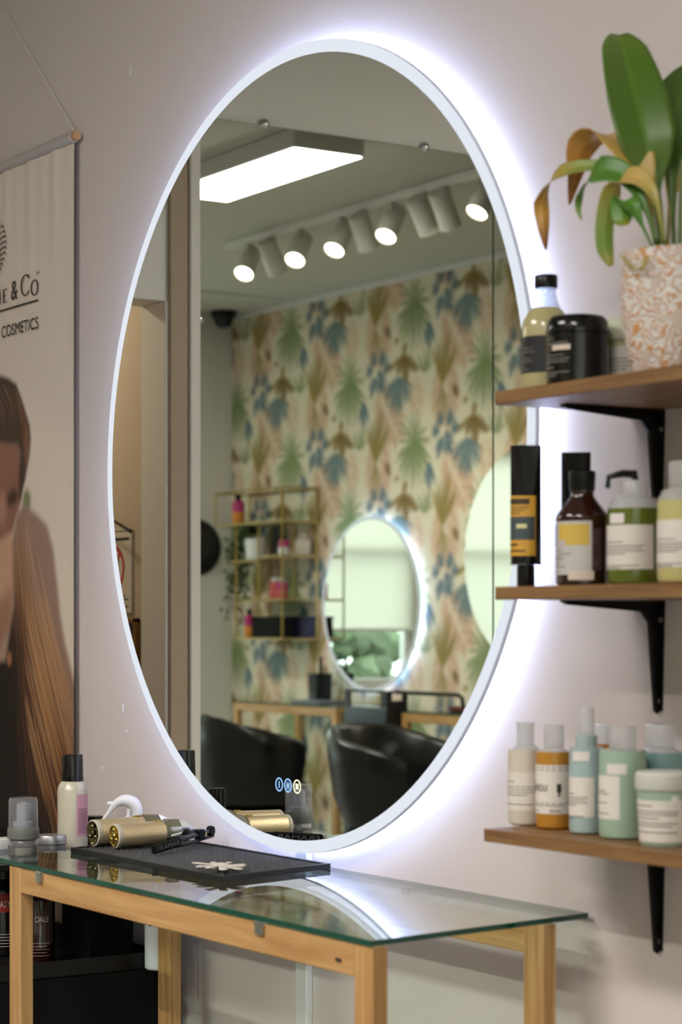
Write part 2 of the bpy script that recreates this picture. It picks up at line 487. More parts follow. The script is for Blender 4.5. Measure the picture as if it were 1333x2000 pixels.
qi_ = (((Zg - G_z + 0.36) % TH) / tres).astype(int) % tile.shape[0]
struct(MB().box(XS - 0.13, XE + 0.12, YB - 0.12, YB - 0.002, 0, ZC).build('wall_back', 'white_paint', smooth=None))
me = grid_mesh('wallpaper', xs_, zs_, lambda X, Zz: (X, np.full_like(X, YB), Zz), tile[qi_, pi_], vcol_mat('wallpaper_print', 0.75))
wp = link('wallpaper', me, bpy.data.objects['wall_back'])
struct(MB().box(XS, XE, YB, YB + 0.025, ZC - 0.03, ZC, 0.004).build('trim_4', 'white_plastic'))
struct(MB().box(XS, XE, YB, YB + 0.015, 0, 0.09, 0.003).build('baseboard_back', 'white_plastic'))
struct(MB().box(XS + 0.02, XE, -0.015, 0, 0, 0.09, 0.003).build('baseboard_front', 'white_plastic'))
struct(MB().box(0.19, 0.23, YB + 0.03, 0, ZC - 0.012, ZC, 0.002).build('trim_5', 'white_plastic'))

# ---------------------------------------------------------------- outside: pavement, hedge, parked car
struct(MB().box(XE + 0.13, 9, -9, 4, -0.25, -0.15).build('ground', mat('asphalt', '8c8c8a', 0.9), smooth=None))
mat('hedge_leaf', '57654c', 0.8, noise=(9, 0.4, (1, 1, 1)))
rnd = random.Random(3)
for k in range(4):
    hb = MB()
    for _ in range(140):
        p = Vector((rnd.uniform(-.5, .5), rnd.uniform(-.9, .9), rnd.uniform(0.2, 1.35)))
        s_ = rnd.uniform(.10, .2); q = Matrix.Translation(p) @ Matrix.Rotation(rnd.uniform(0, 6), 4, Vector((rnd.random(), rnd.random(), rnd.random() + .1)).normalized())
        hb.lathe([(0.001, -s_), (s_ * .8, -s_ * .4), (s_ * .9, s_ * .3), (0.001, s_)], 6, q)
    o = hb.build('hedge_bush', 'hedge_leaf', smooth=None, loc=(6.4, -7.4 + k * 2.3, -0.15))
    tag(o, ['clipped green hedge bush outside the window, farthest along the street', 'clipped green hedge bush outside behind the rear of the car',
            'clipped green hedge bush outside behind the car roof', 'clipped green hedge bush outside nearest the wide window'][k], 'bush', 'hedge bushes across the street')
car = thing('parked_car', 'pale silver car parked outside the window', 'car', (4.2, -5.2, -0.15))
mat('car_paint', 'c9d3cf', 0.25, coat=0.6); mat('car_glass', '2b3a38', 0.08); mat('tyre', '151515', 0.8)
side = [(-2.0, .35), (-2.05, .75), (-1.3, .92), (-0.75, 1.38), (0.75, 1.42), (1.45, .98), (2.0, .9), (2.05, .38)]
MB().prism(side, -0.8, 0.8, 0).build('body', 'car_paint', car)
for a in ([(-1.15, .95), (-0.7, 1.32), (-0.05, 1.35), (-0.05, .95)], [(0.05, .95), (0.05, 1.35), (0.7, 1.34), (1.25, .98)]):
    MB().prism(a, -0.815, -0.79, 0).build('side_window', 'car_glass', car, smooth=None)
for yy in (-1.3, 1.3):
    MB().cyl((-0.82, yy, .32), (-0.6, yy, .32), 0.32, 24).build('wheel', 'tyre', car)

# ---------------------------------------------------------------- roller blinds
def blind_mat():
    m = bpy.data.materials.new('blind_fabric'); m.use_nodes = True; nt = m.node_tree; nt.nodes.clear()
    o = nt.nodes.new('ShaderNodeOutputMaterial'); d = nt.nodes.new('ShaderNodeBsdfDiffuse'); t = nt.nodes.new('ShaderNodeBsdfTranslucent'); x = nt.nodes.new('ShaderNodeMixShader')
    d.inputs[0].default_value = lin('eeeae0') + (1,); t.inputs[0].default_value = lin('e4e2da') + (1,); x.inputs[0].default_value = 0.78
    nt.links.new(d.outputs[0], x.inputs[1]); nt.links.new(t.outputs[0], x.inputs[2]); nt.links.new(x.outputs[0], o.inputs[0]); MATS['blind_fabric'] = m
blind_mat()
for w, zb, lab in ((W1, 1.21, 'white roller blind pulled half down over the narrow window'), (W2, 0.75, 'white roller blind pulled low over the wide window')):
    t = thing('roller_blind', lab, 'blind', (XE - 0.03, (w[0] + w[1]) / 2, w[3]), group='roller blinds on the street windows')
    hw = (w[1] - w[0]) / 2 + 0.02
    MB().cyl((0, -hw, 0.04), (0, hw, 0.04), 0.025, 16).build('roller_tube', 'white_plastic', t)
    MB().box(0.018, 0.0195, -hw, hw, zb - w[3], 0.04).build('fabric', 'blind_fabric', t, smooth=None)
    MB().box(0.012, 0.025, -hw, hw, zb - w[3] - 0.02, zb - w[3], 0.003).build('bottom_bar', 'white_plastic', t)

# ---------------------------------------------------------------- ceiling lights
def ceiling_panel(label, loc, L):
    t = thing('ceiling_light', label, 'light', loc, group='ceiling panel lights')
    w = 0.155
    MB().box(-L / 2, L / 2, -w, w, -0.072, 0, 0.004).build('housing', 'white_plastic', t)
    MB().box(-L / 2 + .008, L / 2 - .008, -w + .008, w - .008, -0.076, -0.0721).build('diffuser', 'led_panel', t, smooth=None)
    return t
ceiling_panel('long white box ceiling light with glowing diffuser, above the mirror wall', (-2.92, -2.335, ZC - .001), 1.02)
ceiling_panel('added fill light in a long white ceiling box, out of view near the windows', (-0.75, -2.2, ZC - .001), 1.02)  # unseen extra panel, added to even out the room light

track = thing('track_rail', 'white lighting track along the ceiling carrying the spotlights', 'track', (-2.35, -3.18, ZC))
MB().box(-1.15, 1.15, -0.018, 0.018, -0.035, -0.001, 0.003).build('rail', 'white_plastic', track)
mat('spot_white', 'c9c7be', 0.4)
heads = [(-1.3979, 1, -48), (-1.8510, 1, -48), (-2.1896, 1, -30), (-2.5914, 1, -30), (-3.2509, 1, -10),
         (-1.6089, 0, 30), (-2.3703, 0, 30), (-2.8165, 0, 15), (-2.9740, 0, 25)]
spot_lab = ['lit white track spotlight nearest the window end of the rail', 'lit white track spotlight, second from the window end', 'lit white track spotlight at the middle of the rail',
            'lit white track spotlight, second from the mirror end', 'lit white track spotlight at the end nearest the mirrors', 'white track spotlight turned to the wallpaper, nearest the window end',
            'white track spotlight turned to the wallpaper, at the middle of the rail', 'white track spotlight turned to the wallpaper, one of a close pair, upright', 'white track spotlight turned to the wallpaper, one of a close pair, slanting']
for k, (hx, lit, yaw) in enumerate(heads):
    t = thing('track_spotlight', spot_lab[k], 'spotlight', (hx, -3.18, ZC - 0.035), group='spotlights on the ceiling track')
    MB().box(-0.02, 0.02, -0.014, 0.014, -0.03, 0.0, 0.003).cyl((0, 0, -0.03), (0, 0, -0.07), 0.008, 10).build('mount', 'spot_white', t)
    d = Vector((math.sin(R(yaw)), 1 if lit else -1, -1.45 if lit else -1.5)).normalized()
    c = Vector((0, 0, -0.085)); q = d.to_track_quat('Z', 'Y'); M = Matrix.Translation(c) @ q.to_matrix().to_4x4()
    MB().lathe([(0.038, -0.075), (0.045, -0.07), (0.046, 0.085), (0.043, 0.085), (0.041, 0.07)], 24, M, cap1=False).build('barrel', 'spot_white', t)
    MB().disc(tuple(c + d * 0.078), 0.0422, tuple(d), 24).build('lens', 'spot_lens', t, smooth=None)
    ld = bpy.data.lights.new('spot_lamp', 'SPOT'); ld.energy = SPOT_W if lit else SPOT_W * 0.7; ld.spot_size = R(75); ld.spot_blend = 0.9; ld.shadow_soft_size = 0.03
    ld.color = (1.0, 0.92, 0.83)
    lo = bpy.data.objects.new('spot_lamp', ld); sc.collection.objects.link(lo); lo.parent = t
    lo.location = tuple(c + d * 0.09); lo.rotation_euler = d.to_track_quat('-Z', 'Y').to_euler()

# ---------------------------------------------------------------- big frameless mirrors on the left wall
def wall_mirror(y0, y1, label):
    t = thing('wall_mirror', label, 'mirror', (XS, (y0 + y1) / 2, 0.25), group='frameless mirrors on the left wall')
    hw = (y0 - y1) / 2; top = 2.60 - 0.25
    MB().box(0.004, 0.0055, -hw, hw, 0, top).build('backing', mat('mirror_back', '3d4a44', 0.4), t, smooth=None)
    MB().add([(0.010, -hw + .001, 0.001), (0.010, hw - .001, 0.001), (0.010, hw - .001, top - .001), (0.010, -hw + .001, top - .001)], [(0, 1, 2, 3)]).build('mirror_glass', 'mirror_panel', t, smooth=None)
    e = MB()
    for a, b_, c, d in ((-hw, -hw + .001, 0, top), (hw - .001, hw, 0, top), (-hw, hw, 0, .001), (-hw, hw, top - .001, top)): e.box(0.0055, 0.0101, a, b_, c, d)
    e.build('edge', mat('mirror_edge', '39463f', 0.3), t, smooth=None)
    return t, hw, top
def clip(t, y, z):
    MB().lathe([(0.014, 0), (0.014, 0.007), (0.010, 0.012), (0.004, 0.014)], 16, Matrix.Translation((0.004, y, z)) @ Matrix.Rotation(R(90), 4, 'Y')).build('clip', 'chrome', t)
t, hw, top = wall_mirror(-0.87, -1.8447 + 0.002, 'tall frameless wall mirror beside the passage opening')
yc = t.location.y
for u_ in (-1.0723, -1.6045): clip(t, u_ - yc, top + 0.004)
clip(t, hw + 0.002, 2.0568 - 0.25); clip(t, hw + 0.002, 0.5)
yj = -1.8447 - 0.002
t, hw, top = wall_mirror(yj, yj - 0.96, 'tall frameless wall mirror in the middle of the left wall')
clip(t, -0.25, top + .004); clip(t, 0.25, top + .004)
t, hw, top = wall_mirror(yj - 0.964, yj - 1.924, 'tall frameless wall mirror nearest the wallpapered wall')
clip(t, -0.25, top + .004); clip(t, 0.25, top + .004)

# things in the passage
py = DOOR1 - 0.02
sg = thing('safety_sign', 'white safety sign with a red prohibition circle on the passage wall', 'sign', (-5.3381 - 0.11, py + 0.001, 1.27))
MB().box(-0.11, 0.11, 0.0, 0.003, 0, 0.235, 0.001).build('plate', mat('sign_white', 'd9d2c4', 0.5), sg)
e = MB()
for a in ((-.107, .107, .002, .005), (-.107, .107, .230, .233), (-.107, -.104, .002, .233), (.104, .107, .002, .233)): e.box(a[0], a[1], .003, .0034, a[2], a[3])
e.build('border', 'dark_print', sg, smooth=None)
MB().disc((0.0, .0037, .13), .062, (0, 1, 0), 40, .05).box(-.005, .005, .0034, .0040, -.055, .055, M=Matrix.Translation((0, 0, .13)) @ Matrix.Rotation(R(38), 4, 'Y')).build('prohibition_ring', mat('sign_red', 'b3241f', 0.5), sg, smooth=None)
pr = MB().box(-.09, .09, .003, .0034, .205, .213)
for k in range(4): pr.box(-.085, .085 - .02 * (k % 2), .003, .0034, .02 + .01 * k, .024 + .01 * k)
for k in range(5): pr.box(-.03 + .004 * k, .02 + .002 * k, .0034, .0036, .11 + .009 * k, .115 + .009 * k)
pr.build('print', 'dark_print', sg, smooth=None)
fr = thing('picture_frame', 'dark framed picture with a gold rim below the safety sign', 'picture', (-5.2987 - 0.12, py + 0.001, 0.92))
f = MB()
for a in ((-.12, .12, 0, .014), (-.12, .12, .326, .34), (-.12, -.106, 0, .34), (.106, .12, 0, .34)): f.box(a[0], a[1], 0, .016, a[2], a[3], .002)
f.build('rim', mat('old_gold', '8a6a35', 0.4, 0.6), fr)
MB().box(-.106, .106, 0, .006, .014, .326).build('picture', mat('picture_dark', '241f1c', 0.5), fr, smooth=None)
MB().box(-.06, .08, .006, .0065, .20, .25).box(-.08, .06, .006, .0065, .27, .29).build('red_print', mat('picture_red', '8c2a24', 0.6), fr, smooth=None)
o = MB().tube([(-5.4622 - .12, py + .03, 1.60), (-5.4622, py + .03, 1.548), (-5.2987, py + .03, 1.497)], [.003, .003, .006], 8).build('coat_hook_arm', 'black_plastic')
tag(o, 'thin black rod slanting down the passage wall above the sign', 'rod')
lm = thing('passage_lamp', 'small round ceiling lamp glowing warm inside the passage', 'light', (XS - 0.75, -0.5, 2.42))
MB().lathe([(0.06, -0.001), (0.06, -0.03), (0.045, -0.036)], 24, cap1=False).build('housing', 'white_plastic', lm)
MB().disc((0, 0, -0.034), 0.045, (0, 0, -1), 24).build('lens', emission('warm_lens', 'ffdca8', 14.0), lm, smooth=None)
ld = bpy.data.lights.new('lamp', 'AREA'); ld.shape = 'DISK'; ld.size = 0.09; ld.energy = 5.0; ld.color = (1, .88, .7)
lo = bpy.data.objects.new('lamp', ld); sc.collection.objects.link(lo); lo.parent = lm; lo.location = (0, 0, -0.04)

# ---------------------------------------------------------------- the round LED mirror
def led_mirror(name, label, x, y, z, r, rb, facing, lit=True, group='round mirrors'):
    """facing -1: hangs on the front wall (y=0); +1: on the back wall"""
    t = thing(name, label, 'mirror', (x, y, z), 0 if facing < 0 else PI, group=group)
    N = 160; TY = Matrix.Rotation(R(90), 4, 'X')              # lathe axis -> -y
    MB().disc((0, -0.0402, 0), rb, (0, -1, 0), N).build('mirror_glass', 'mirror_silver', t, smooth=None)
    if rb < r:
        MB().disc((0, -0.0402, 0), r, (0, -1, 0), N, rb).build('frosted_band', 'frosted_light', t, smooth=None)
    MB().lathe([(r, 0.0400), (r + 0.0003, 0.0395), (r + 0.0003, 0.0320), (r - 0.004, 0.0300), (r - 0.07, 0.0285)], N, TY, False, False).build('rim', mat('mirror_rim', 'dde4f2', 0.4), t)
    MB().lathe([(r - 0.065, 0.001), (r - 0.065, 0.0284)], N, TY, True, True).build('back_box', mat('back_box', 'd8dade', 0.5), t)
    if lit:
        MB().lathe([(r - 0.030, 0.0275), (r - 0.052, 0.0135)], N, TY, False, False).build('led_strip', 'led_ring', t)
    return t
mir = led_mirror('round_led_mirror', 'large round backlit mirror with a frosted rim on the white wall', -3.2775, 0, 1.5527, 0.7076, 0.6862, -1)
for k, px in enumerate((-3.309, -3.279, -3.248)):
    m_ = 'icon_warm' if k == 2 else 'icon_blue'; c = (px + 3.2775, -0.0406, 0.9612 - 1.5527)
    o = MB().disc(c, 0.0125, (0, -1, 0), 32, 0.0100).build('touch_icon', m_, mir, smooth=None, label='glowing %s touch symbol' % ('power', 'light', 'demist')[k])
    s_ = MB()
    if k == 0: s_.box(c[0] - .001, c[0] + .001, c[1] - .0002, c[1], c[2] - .006, c[2] + .006)
    elif k == 1:
        s_.disc(c, .0035, (0, -1, 0), 16)
        for a in range(8): s_.box(-.0005, .0005, -.0002, 0, .0045, .007, M=Matrix.Translation(c) @ Matrix.Rotation(R(45 * a), 4, 'Y'))
    else:
        for a in range(3): s_.box(c[0] - .0042 + .003 * a, c[0] - .0022 + .003 * a, c[1] - .0002, c[1], c[2] - .005, c[2] + .005)
    s_.build('symbol', m_, o, smooth=None)
led_mirror('round_led_mirror', 'smaller round backlit mirror on the wallpaper beside the gold shelf', -0.585, YB, 1.343, 0.465, 0.445, 1)
led_mirror('round_mirror', 'unlit round mirror on the wallpaper at the right', -1.97, YB, 1.566, 0.535, 0.535, 1, False)

# cable cover below the mirror
o = struct(MB().box(-3.2973, -3.2595, -0.014, 0, 0.09, 0.85, 0.002).build('trim_6', 'white_plastic'))

# ---------------------------------------------------------------- console tables
SK = -0.145
def console_table(label, loc, rz, xl, xr, depth, h, skew, group, detail=True):
    """frames of pine front and back, green glass top; local y 0 = front, +depth towards the wall"""
    t = thing('console_table', label, 'table', loc, rz, group)
    def S(mb):
        mb.v = [(x + skew * y, y, z) for x, y, z in mb.v]; return mb
    zr0, zr1 = h - 0.055, h - 0.010
    for y0 in (0.0, depth - 0.085):
        for x0 in (xl, xr - 0.047):
            S(MB().box(x0, x0 + 0.047, y0 + .001, y0 + 0.028, 0, zr1, 0.0015)).build('leg', 'pine_z', t)
        rl = S(MB().box(xl + 0.0472, xr - 0.0472, y0 + .001, y0 + 0.028, zr0, zr1, 0.0015)).build('rail', 'pine_x', t)
        if y0 == 0 and detail:
            MB().lathe([(0.0085, 0), (0.0085, 0.0006)], 16, Matrix.Translation((xr - 0.085, 0.0005, h - .037)) @ Matrix.Rotation(R(90), 4, 'X'), sq=(2, 1.0, 0.35)).build('knot', mat('knot', '3a2413', 0.6), rl)
    return t, S
tb, S = console_table('glass-topped pine console table under the large round mirror', (0, -0.43, 0), 0, -3.60, -2.423, 0.41, 0.824, SK, 'glass console tables')
gl = [(-3.665, -0.002), (-2.423, -0.002), (-2.423, 0.42), (-3.665, 0.42)]
g = MB().prism([(x + SK * y, y) for x, y in gl], 0.816, 0.824, 2)
top = MB(); top.v = g.v; top.f = [f for f in g.f[:2]]
gt = top.build('glass_top', 'table_glass', tb, smooth=None)
ed = MB(); ed.v = g.v; ed.f = g.f[2:]
ed.build('polished_edge', mat('glass_edge', '0d4a3a', 0.08, spec=0.8), gt, smooth=None)
for x_, y_ in ((-3.4686, 0.004), (-2.7164, 0.004), (-2.9166, 0.40)):
    MB().box(x_ - .013, x_ + .013, y_ - .009, y_ + .018, .808, .8158, .002).box(x_ - .011, x_ + .011, y_ - .008, y_ - .004, .796, .810, .001).build('clip', 'chrome', tb)
MB().box(-2.4843 - .02, -2.4843 + .02, .355, .38, .8141, .8159, .0005).build('pad', 'white_plastic', tb)
for lab, x0, x1 in (('glass-topped pine console table by the gold wire shelf', -0.874, 0.17), ('glass-topped pine console table under the unlit round mirror', -2.55, -1.46)):
    t = thing('console_table', lab, 'table', (0, 0, 0), 0, 'glass console tables')
    for y0 in (-4.03, -4.42):
        for xx in (x0, x1 - .047): MB().box(xx, xx + .047, y0, y0 + .027, 0, .81, .0015).build('leg', 'pine_z', t)
        MB().box(x0 + .0472, x1 - .0472, y0, y0 + .027, .765, .81, .0015).build('rail', 'pine_x', t)
    g = MB().prism([(x0, -4.425), (x1, -4.425), (x1, -4.0), (x0, -4.0)], .812, .82, 2)
    a = MB(); a.v = g.v; a.f = g.f[:2]; gt = a.build('glass_top', 'table_glass', t, smooth=None)
    a = MB(); a.v = g.v; a.f = g.f[2:]; a.build('polished_edge', 'glass_edge', gt, smooth=None)

# ---------------------------------------------------------------- wall shelves
def shelf(label, xl, xr, depth, ztop):
    t = thing('wall_shelf', label, 'shelf', ((xl + xr) / 2, 0, ztop), group='wooden shelves beside the round mirror')
    hw = (xr - xl) / 2; cx = (xl + xr) / 2
    MB().box(-hw, hw, -depth, -0.001, -0.018, 0, 0.0008).build('board', 'shelf_oak', t)
    for bx in (-2.3371, xr - 0.18):
        x = bx - cx
        b = MB()
        L, H = 0.17, 0.155
        sec = [(-0.001, -0.0185), (-0.001, -0.0185 - H), (-0.006, -0.0185 - H - .004), (-0.011, -0.0185 - H), (-0.022, -0.05), (-0.036, -0.034), (-L, -0.0245), (-L - .006, -0.021), (-L, -0.0185)]
        b.prism(sec, x - 0.0025, x + 0.0025, 0)
        b.prism([(x - .012, -0.0185), (x + .012, -0.0185), (x + .007, -.0185 - H), (x - .007, -.0185 - H)], -0.0035, -0.001, 1)
        b.prism([(x - .012, -0.002), (x + .012, -0.002), (x + .007, -L - .004), (x - .007, -L - .004)], -0.0215, -0.0185, 2)
        br = b.build('bracket', 'black_plastic', t)
        for zz in (-0.045, -0.16): MB().lathe([(.0045, 0), (.0045, .002), (.002, .003)], 10, Matrix.Translation((x + .006 * (1 if zz > -.1 else 0), -.0035, zz)) @ Matrix.Rotation(R(90), 4, 'X')).build('screw', 'steel', br)
    return t
ZT, ZM, ZB = 1.566, 1.298, 0.960
shelf('top wooden wall shelf holding the potted plant', -2.40, -1.45, 0.2435, ZT)
shelf('middle wooden wall shelf holding tubes and pump bottles', -2.40, -1.45, 0.2435, ZM)
shelf('lowest wooden wall shelf holding pastel bottles', -2.46, -1.45, 0.218, ZB)

# ---------------------------------------------------------------- hanging fabric banner
BX0, BX1, BZ0, BZ1 = -5.075, -4.188, 0.60, 2.268
def banner_print():
    nx, nz = 380, 860
    xs_ = np.linspace(BX0, BX1, nx); zs_ = np.linspace(BZ0, BZ1, nz)
    X, Zz = np.meshgrid(xs_, zs_)
    img = np.ones((nz, nx, 3)) * np_lin('ece0d6')
    t = np.clip((1.75 - Zz) / 0.5, 0, 1)[..., None]; img = img * (1 - t) + np_lin('e3d5c4') * t
    rng = np.random.RandomState(7)
    def fill(poly, col, k=2, a=1.0):
        nonlocal img
        m = blur(poly_mask(X, Zz, poly).astype(float), k)[..., None] * a
        img = img * (1 - m) + np_lin(col) * m
    def ell(cx, cz, rx, rz, col, a=1.0, k=4, rot=0.0):
        nonlocal img
        c, s = math.cos(R(rot)), math.sin(R(rot)); u = (X - cx) * c + (Zz - cz) * s; v = -(X - cx) * s + (Zz - cz) * c
        m = blur((((u / rx) ** 2 + (v / rz) ** 2) < 1).astype(float), k)[..., None] * a
        img = img * (1 - m) + np_lin(col) * m
    dx = xs_[1] - xs_[0]; dz = zs_[1] - zs_[0]
    def strand(pts, w, col0, col1, a):
        P = np.array(pts); z = P[:, 1]; o = np.argsort(z)
        r0 = max(0, int((z.min() - BZ0) / dz)); r1 = min(nz - 1, int((z.max() - BZ0) / dz))
        if r1 <= r0: return
        rows = np.arange(r0, r1); zz = BZ0 + rows * dz; xx = np.interp(zz, z[o], P[o, 0]); f = (zz - z.min()) / (z.max() - z.min())
        cols = np_lin(col0) * f[:, None] + np_lin(col1) * (1 - f[:, None])
        fade = np.clip(np.minimum(f, 1 - f) * 6, 0, 1) * a
        cc = (xx - BX0) / dx
        for k in range(-2, 4):
            ci = np.floor(cc).astype(int) + k; ok = (ci >= 0) & (ci < nx)
            al = (np.clip(1 - np.abs(ci - cc) / w, 0, 1) * fade)[ok][:, None]
            img[rows[ok], ci[ok]] = img[rows[ok], ci[ok]] * (1 - al) + cols[ok] * al
    # small green plant in the printed background
    ell(-4.4329, 1.5159, 0.022, 0.028, '6d7a45', 0.9, 3)
    # man: face, then dark swept hair
    fill([(-5.0693,1.6714),(-4.5769,1.6621),(-4.4655,1.6520),(-4.4546,1.5738),(-4.4655,1.5117),(-4.5068,1.4504),(-4.5628,1.4117),(-4.6927,1.3857),(-5.0693,1.3942)], '8f6656', 3)
    ell(-4.5628, 1.6147, 0.09, 0.035, '9c7060', 0.8, 10)
    ell(-4.5096, 1.5286, 0.032, 0.018, '3f2b24', 0.95, 4, 15)
    ell(-4.5656, 1.5104, 0.016, 0.04, 'c49480', 0.8, 5)
    fill([(-5.1028,1.6863),(-5.1028,1.8447),(-4.7524,1.8325),(-4.5769,1.8098),(-4.5346,1.8000),(-4.4874,1.7818),(-4.4491,1.7328),(-4.4167,1.6848),(-4.4114,1.6562),(-4.4194,1.6171),(-4.4383,1.5672),(-4.4600,1.5286),(-4.4737,1.5121),(-4.4737,1.5749),(-4.4682,1.6260),(-4.4764,1.6459),(-4.5769,1.6551)], '4a3a31', 2)
    fill([(-4.4930,1.7709),(-4.4710,1.7518),(-4.4437,1.7096),(-4.4221,1.6739),(-4.4140,1.6394),(-4.4275,1.6006),(-4.4383,1.5900),(-4.4464,1.6302),(-4.4546,1.6763),(-4.4764,1.7237)], '8a6248', 3, 0.8)
    for i in range(46):
        a = rng.rand(); u0 = -60 + 100 * a
        strand([(-4.5769 + (u0 + rng.uniform(-4, 4)) * .00263, 1.795 - .0006 * abs(u0)), (-4.5769 + (u0 * .8 + 20) * .00263, 1.74 - .0005 * abs(u0)), (-4.5769 + (u0 * .75 + 24 + rng.uniform(-3, 3)) * .00263, 1.66)],
               1.4, rng.choice(['7a5c48', '9a765c', '2c221d', '5c463a']), '3a2c25', 0.75)
    # left half of the man's face and the far eye
    ell(-4.72, 1.5286, 0.035, 0.016, '4a342b', 0.9, 5, -8)
    ell(-4.60, 1.50, 0.022, 0.07, 'a87a66', 0.8, 6); ell(-4.60, 1.44, 0.03, 0.012, '6a4438', 0.7, 4)
    # woman: cheek and long light-brown hair running down into the dark
    fill([(-4.9386,1.4282),(-4.5769,1.4354),(-4.5207,1.4509),(-4.4985,1.4272),(-4.4930,1.3353),(-4.5207,1.2436),(-4.6055,1.1617),(-4.9386,1.1196)], 'c79e86', 4)
    fill([(-4.9386,1.2925),(-4.5769,1.2958),(-4.5096,1.3355),(-4.4985,1.2321),(-4.5487,1.1162),(-4.9386,1.0950)], '8a5c47', 8, 0.7)
    hair = [(-4.5096,1.4390),(-4.4819,1.4953),(-4.4437,1.5107),(-4.3847,1.4878),(-4.3268,1.4609),(-4.2957,1.4099),(-4.2752,1.3321),(-4.2599,1.2658),(-4.2346,1.2001),(-4.1897,1.1244),(-4.1552,1.0281),(-4.1430,0.727),(-5.2055,0.5606),(-5.2055,1.1012),(-4.5487,1.1625),(-4.5040,1.2895)]
    m = blur(poly_mask(X, Zz, hair).astype(float), 3)
    x_left = -4.5769
    dg = ((1.32 - Zz) / .00108) / 400 - ((X - x_left) / .00265 - 40) / 150          # runs from the light crown to the dark lower left
    stops = [(-.75, 'a08578'), (-.3, '9a7c6c'), (-.05, '8f6a50'), (.12, '6e4d38'), (.3, '3b2a22'), (.6, '1f1714')]
    base = np.zeros_like(img)
    for ch in range(3): base[..., ch] = np.interp(dg, [s[0] for s in stops], [np_lin(s[1])[ch] for s in stops])
    img = img * (1 - m[..., None]) + base * m[..., None]
    crown = (-4.4248,1.4929)
    def dark_at(x, z): return ((1.32 - z) / .00108) / 400 - ((x - x_left) / .00265 - 40) / 150
    for i in range(520):
        q = rng.rand(); r2 = rng.rand()
        x0 = crown[0] - 0.07 + 0.19 * q; z0 = 1.47 + 0.02 * rng.rand() - 0.9 * (q - .35) ** 2 * (q > .35) - 0.40 * r2 * (r2 > .35)
        L = rng.uniform(.22, .6); x1 = x0 + L * (0.12 + 0.42 * q + 0.22 * rng.rand())
        pts = [(x0 + (x1 - x0) * s ** 1.35 + 0.006 * math.sin(5 * s + q * 9), z0 - L * s) for s in np.linspace(0, 1, 12)]
        dk = dark_at((x0 + x1) / 2, z0 - L / 2)
        if dk < -.1: c0, c1, al = rng.choice(['c4a692', 'ab8c7c', '7d6258', '8f7265']), rng.choice(['b58f70', '8a6650', 'a58068']), .55
        elif dk < .18: c0, c1, al = rng.choice(['c9a078', 'a87e58', '6b4a36', '8a6246']), rng.choice(['a87448', '5a3c2a', '7a5236']), .6
        else: c0, c1, al = rng.choice(['8a5f3e', '5a3c2a', '2a1e19']), rng.choice(['5c3820', '2a1d17', '40291c']), (.5 if rng.rand() < .35 else .12)
        strand(pts, rng.uniform(0.8, 1.8), c0, c1, al)
    for i in range(90):                                    # bright outer locks by the banner edge
        x0 = -4.40 + rng.uniform(-.05, .06); z0 = rng.uniform(1.02, 1.36); L = rng.uniform(.15, .32)
        strand([(x0 + .55 * L * s ** 1.1, z0 - L * s) for s in np.linspace(0, 1, 8)], 1.6, rng.choice(['d3ac84', 'b98a5c']), rng.choice(['c08a55', '9a673c']), 0.5)
    ell(-4.5262, 1.1663, 0.013, 0.016, 'a8714f', 0.9, 2)
    return xs_, zs_, np.clip(img, 0, 1)
bxs, bzs, bimg = banner_print()
ban = thing('hanging_banner', 'white fabric banner printed with a couple, hanging from a wooden rod', 'banner', (0, 0, 0))
def cloth(X, Zz):
    k = np.clip((Zz - 1.9) / 0.36, 0, 1)
    y = -0.015 + k * 0.0025 * np.sin((X + 4.6) * 75) * np.sin((X + 4.6) * 23 + 1) - 0.003 * np.clip((X + 4.222) / 0.035, 0, 1) ** 2
    return X, y, Zz
link('cloth', grid_mesh('cloth', bxs, bzs, cloth, bimg, vcol_mat('banner_print', 0.8, bump=(900, 0.08, 0.0006))), ban)
MB().cyl((BX0 - .004, -0.015, 2.280), (BX1 - .004, -0.015, 2.280), 0.0125, 16).build('sleeve', mat('sleeve_cloth', 'bdb6b0', 0.8), ban)
MB().cyl((BX0 - .02, -0.015, 2.280), (BX1 + .012, -0.015, 2.280), 0.0095, 14).build('rod', mat('rod_wood', 'c99b6c', 0.6), ban)
MB().tube([(BX1 - .005, -0.015, 2.292), (-4.632, -0.008, 2.70), (BX0 + .005, -0.015, 2.292)], 0.0013, 6).build('string', mat('string', 'e8e2d8', 0.8), ban)
MB().lathe([(.005, 0), (.005, .008), (.002, .01)], 10, Matrix.Translation((-4.632, 0, 2.702)) @ Matrix.Rotation(R(90), 4, 'X')).build('nail', 'steel', ban)
# lettering of the banner
def flat(mb): return mb
lt = MB()
BYL = -0.0182
def ribbon(mb, pts, w):
    n = len(pts); ws = w if isinstance(w, (list, tuple)) else [w] * n; vs = []
    for i, (x, z) in enumerate(pts):
        a = pts[max(0, i - 1)]; b_ = pts[min(n - 1, i + 1)]; d = Vector((b_[0] - a[0], b_[1] - a[1])).normalized()
        vs += [(x - d.y * ws[i] / 2, BYL, z + d.x * ws[i] / 2), (x + d.y * ws[i] / 2, BYL, z - d.x * ws[i] / 2)]
    mb.add(vs, [(2 * i, 2 * i + 1, 2 * i + 3, 2 * i + 2) for i in range(n - 1)])
def arc(mb, cx, cz, rx, rz, a0, a1, wmax, wmin, n=40):
    P = []; Wd = []
    for i in range(n + 1):
        a = R(a0 + (a1 - a0) * i / n); P.append((cx + rx * math.cos(a), cz + rz * math.sin(a))); Wd.append(wmin + (wmax - wmin) * abs(math.cos(a)) ** 1.3)
    ribbon(mb, P, Wd)
cC = (-4.4329,1.9957); cO = (-4.3860,1.9885); cA = (-4.4930,1.9921); cE = (-4.5430,1.9858)
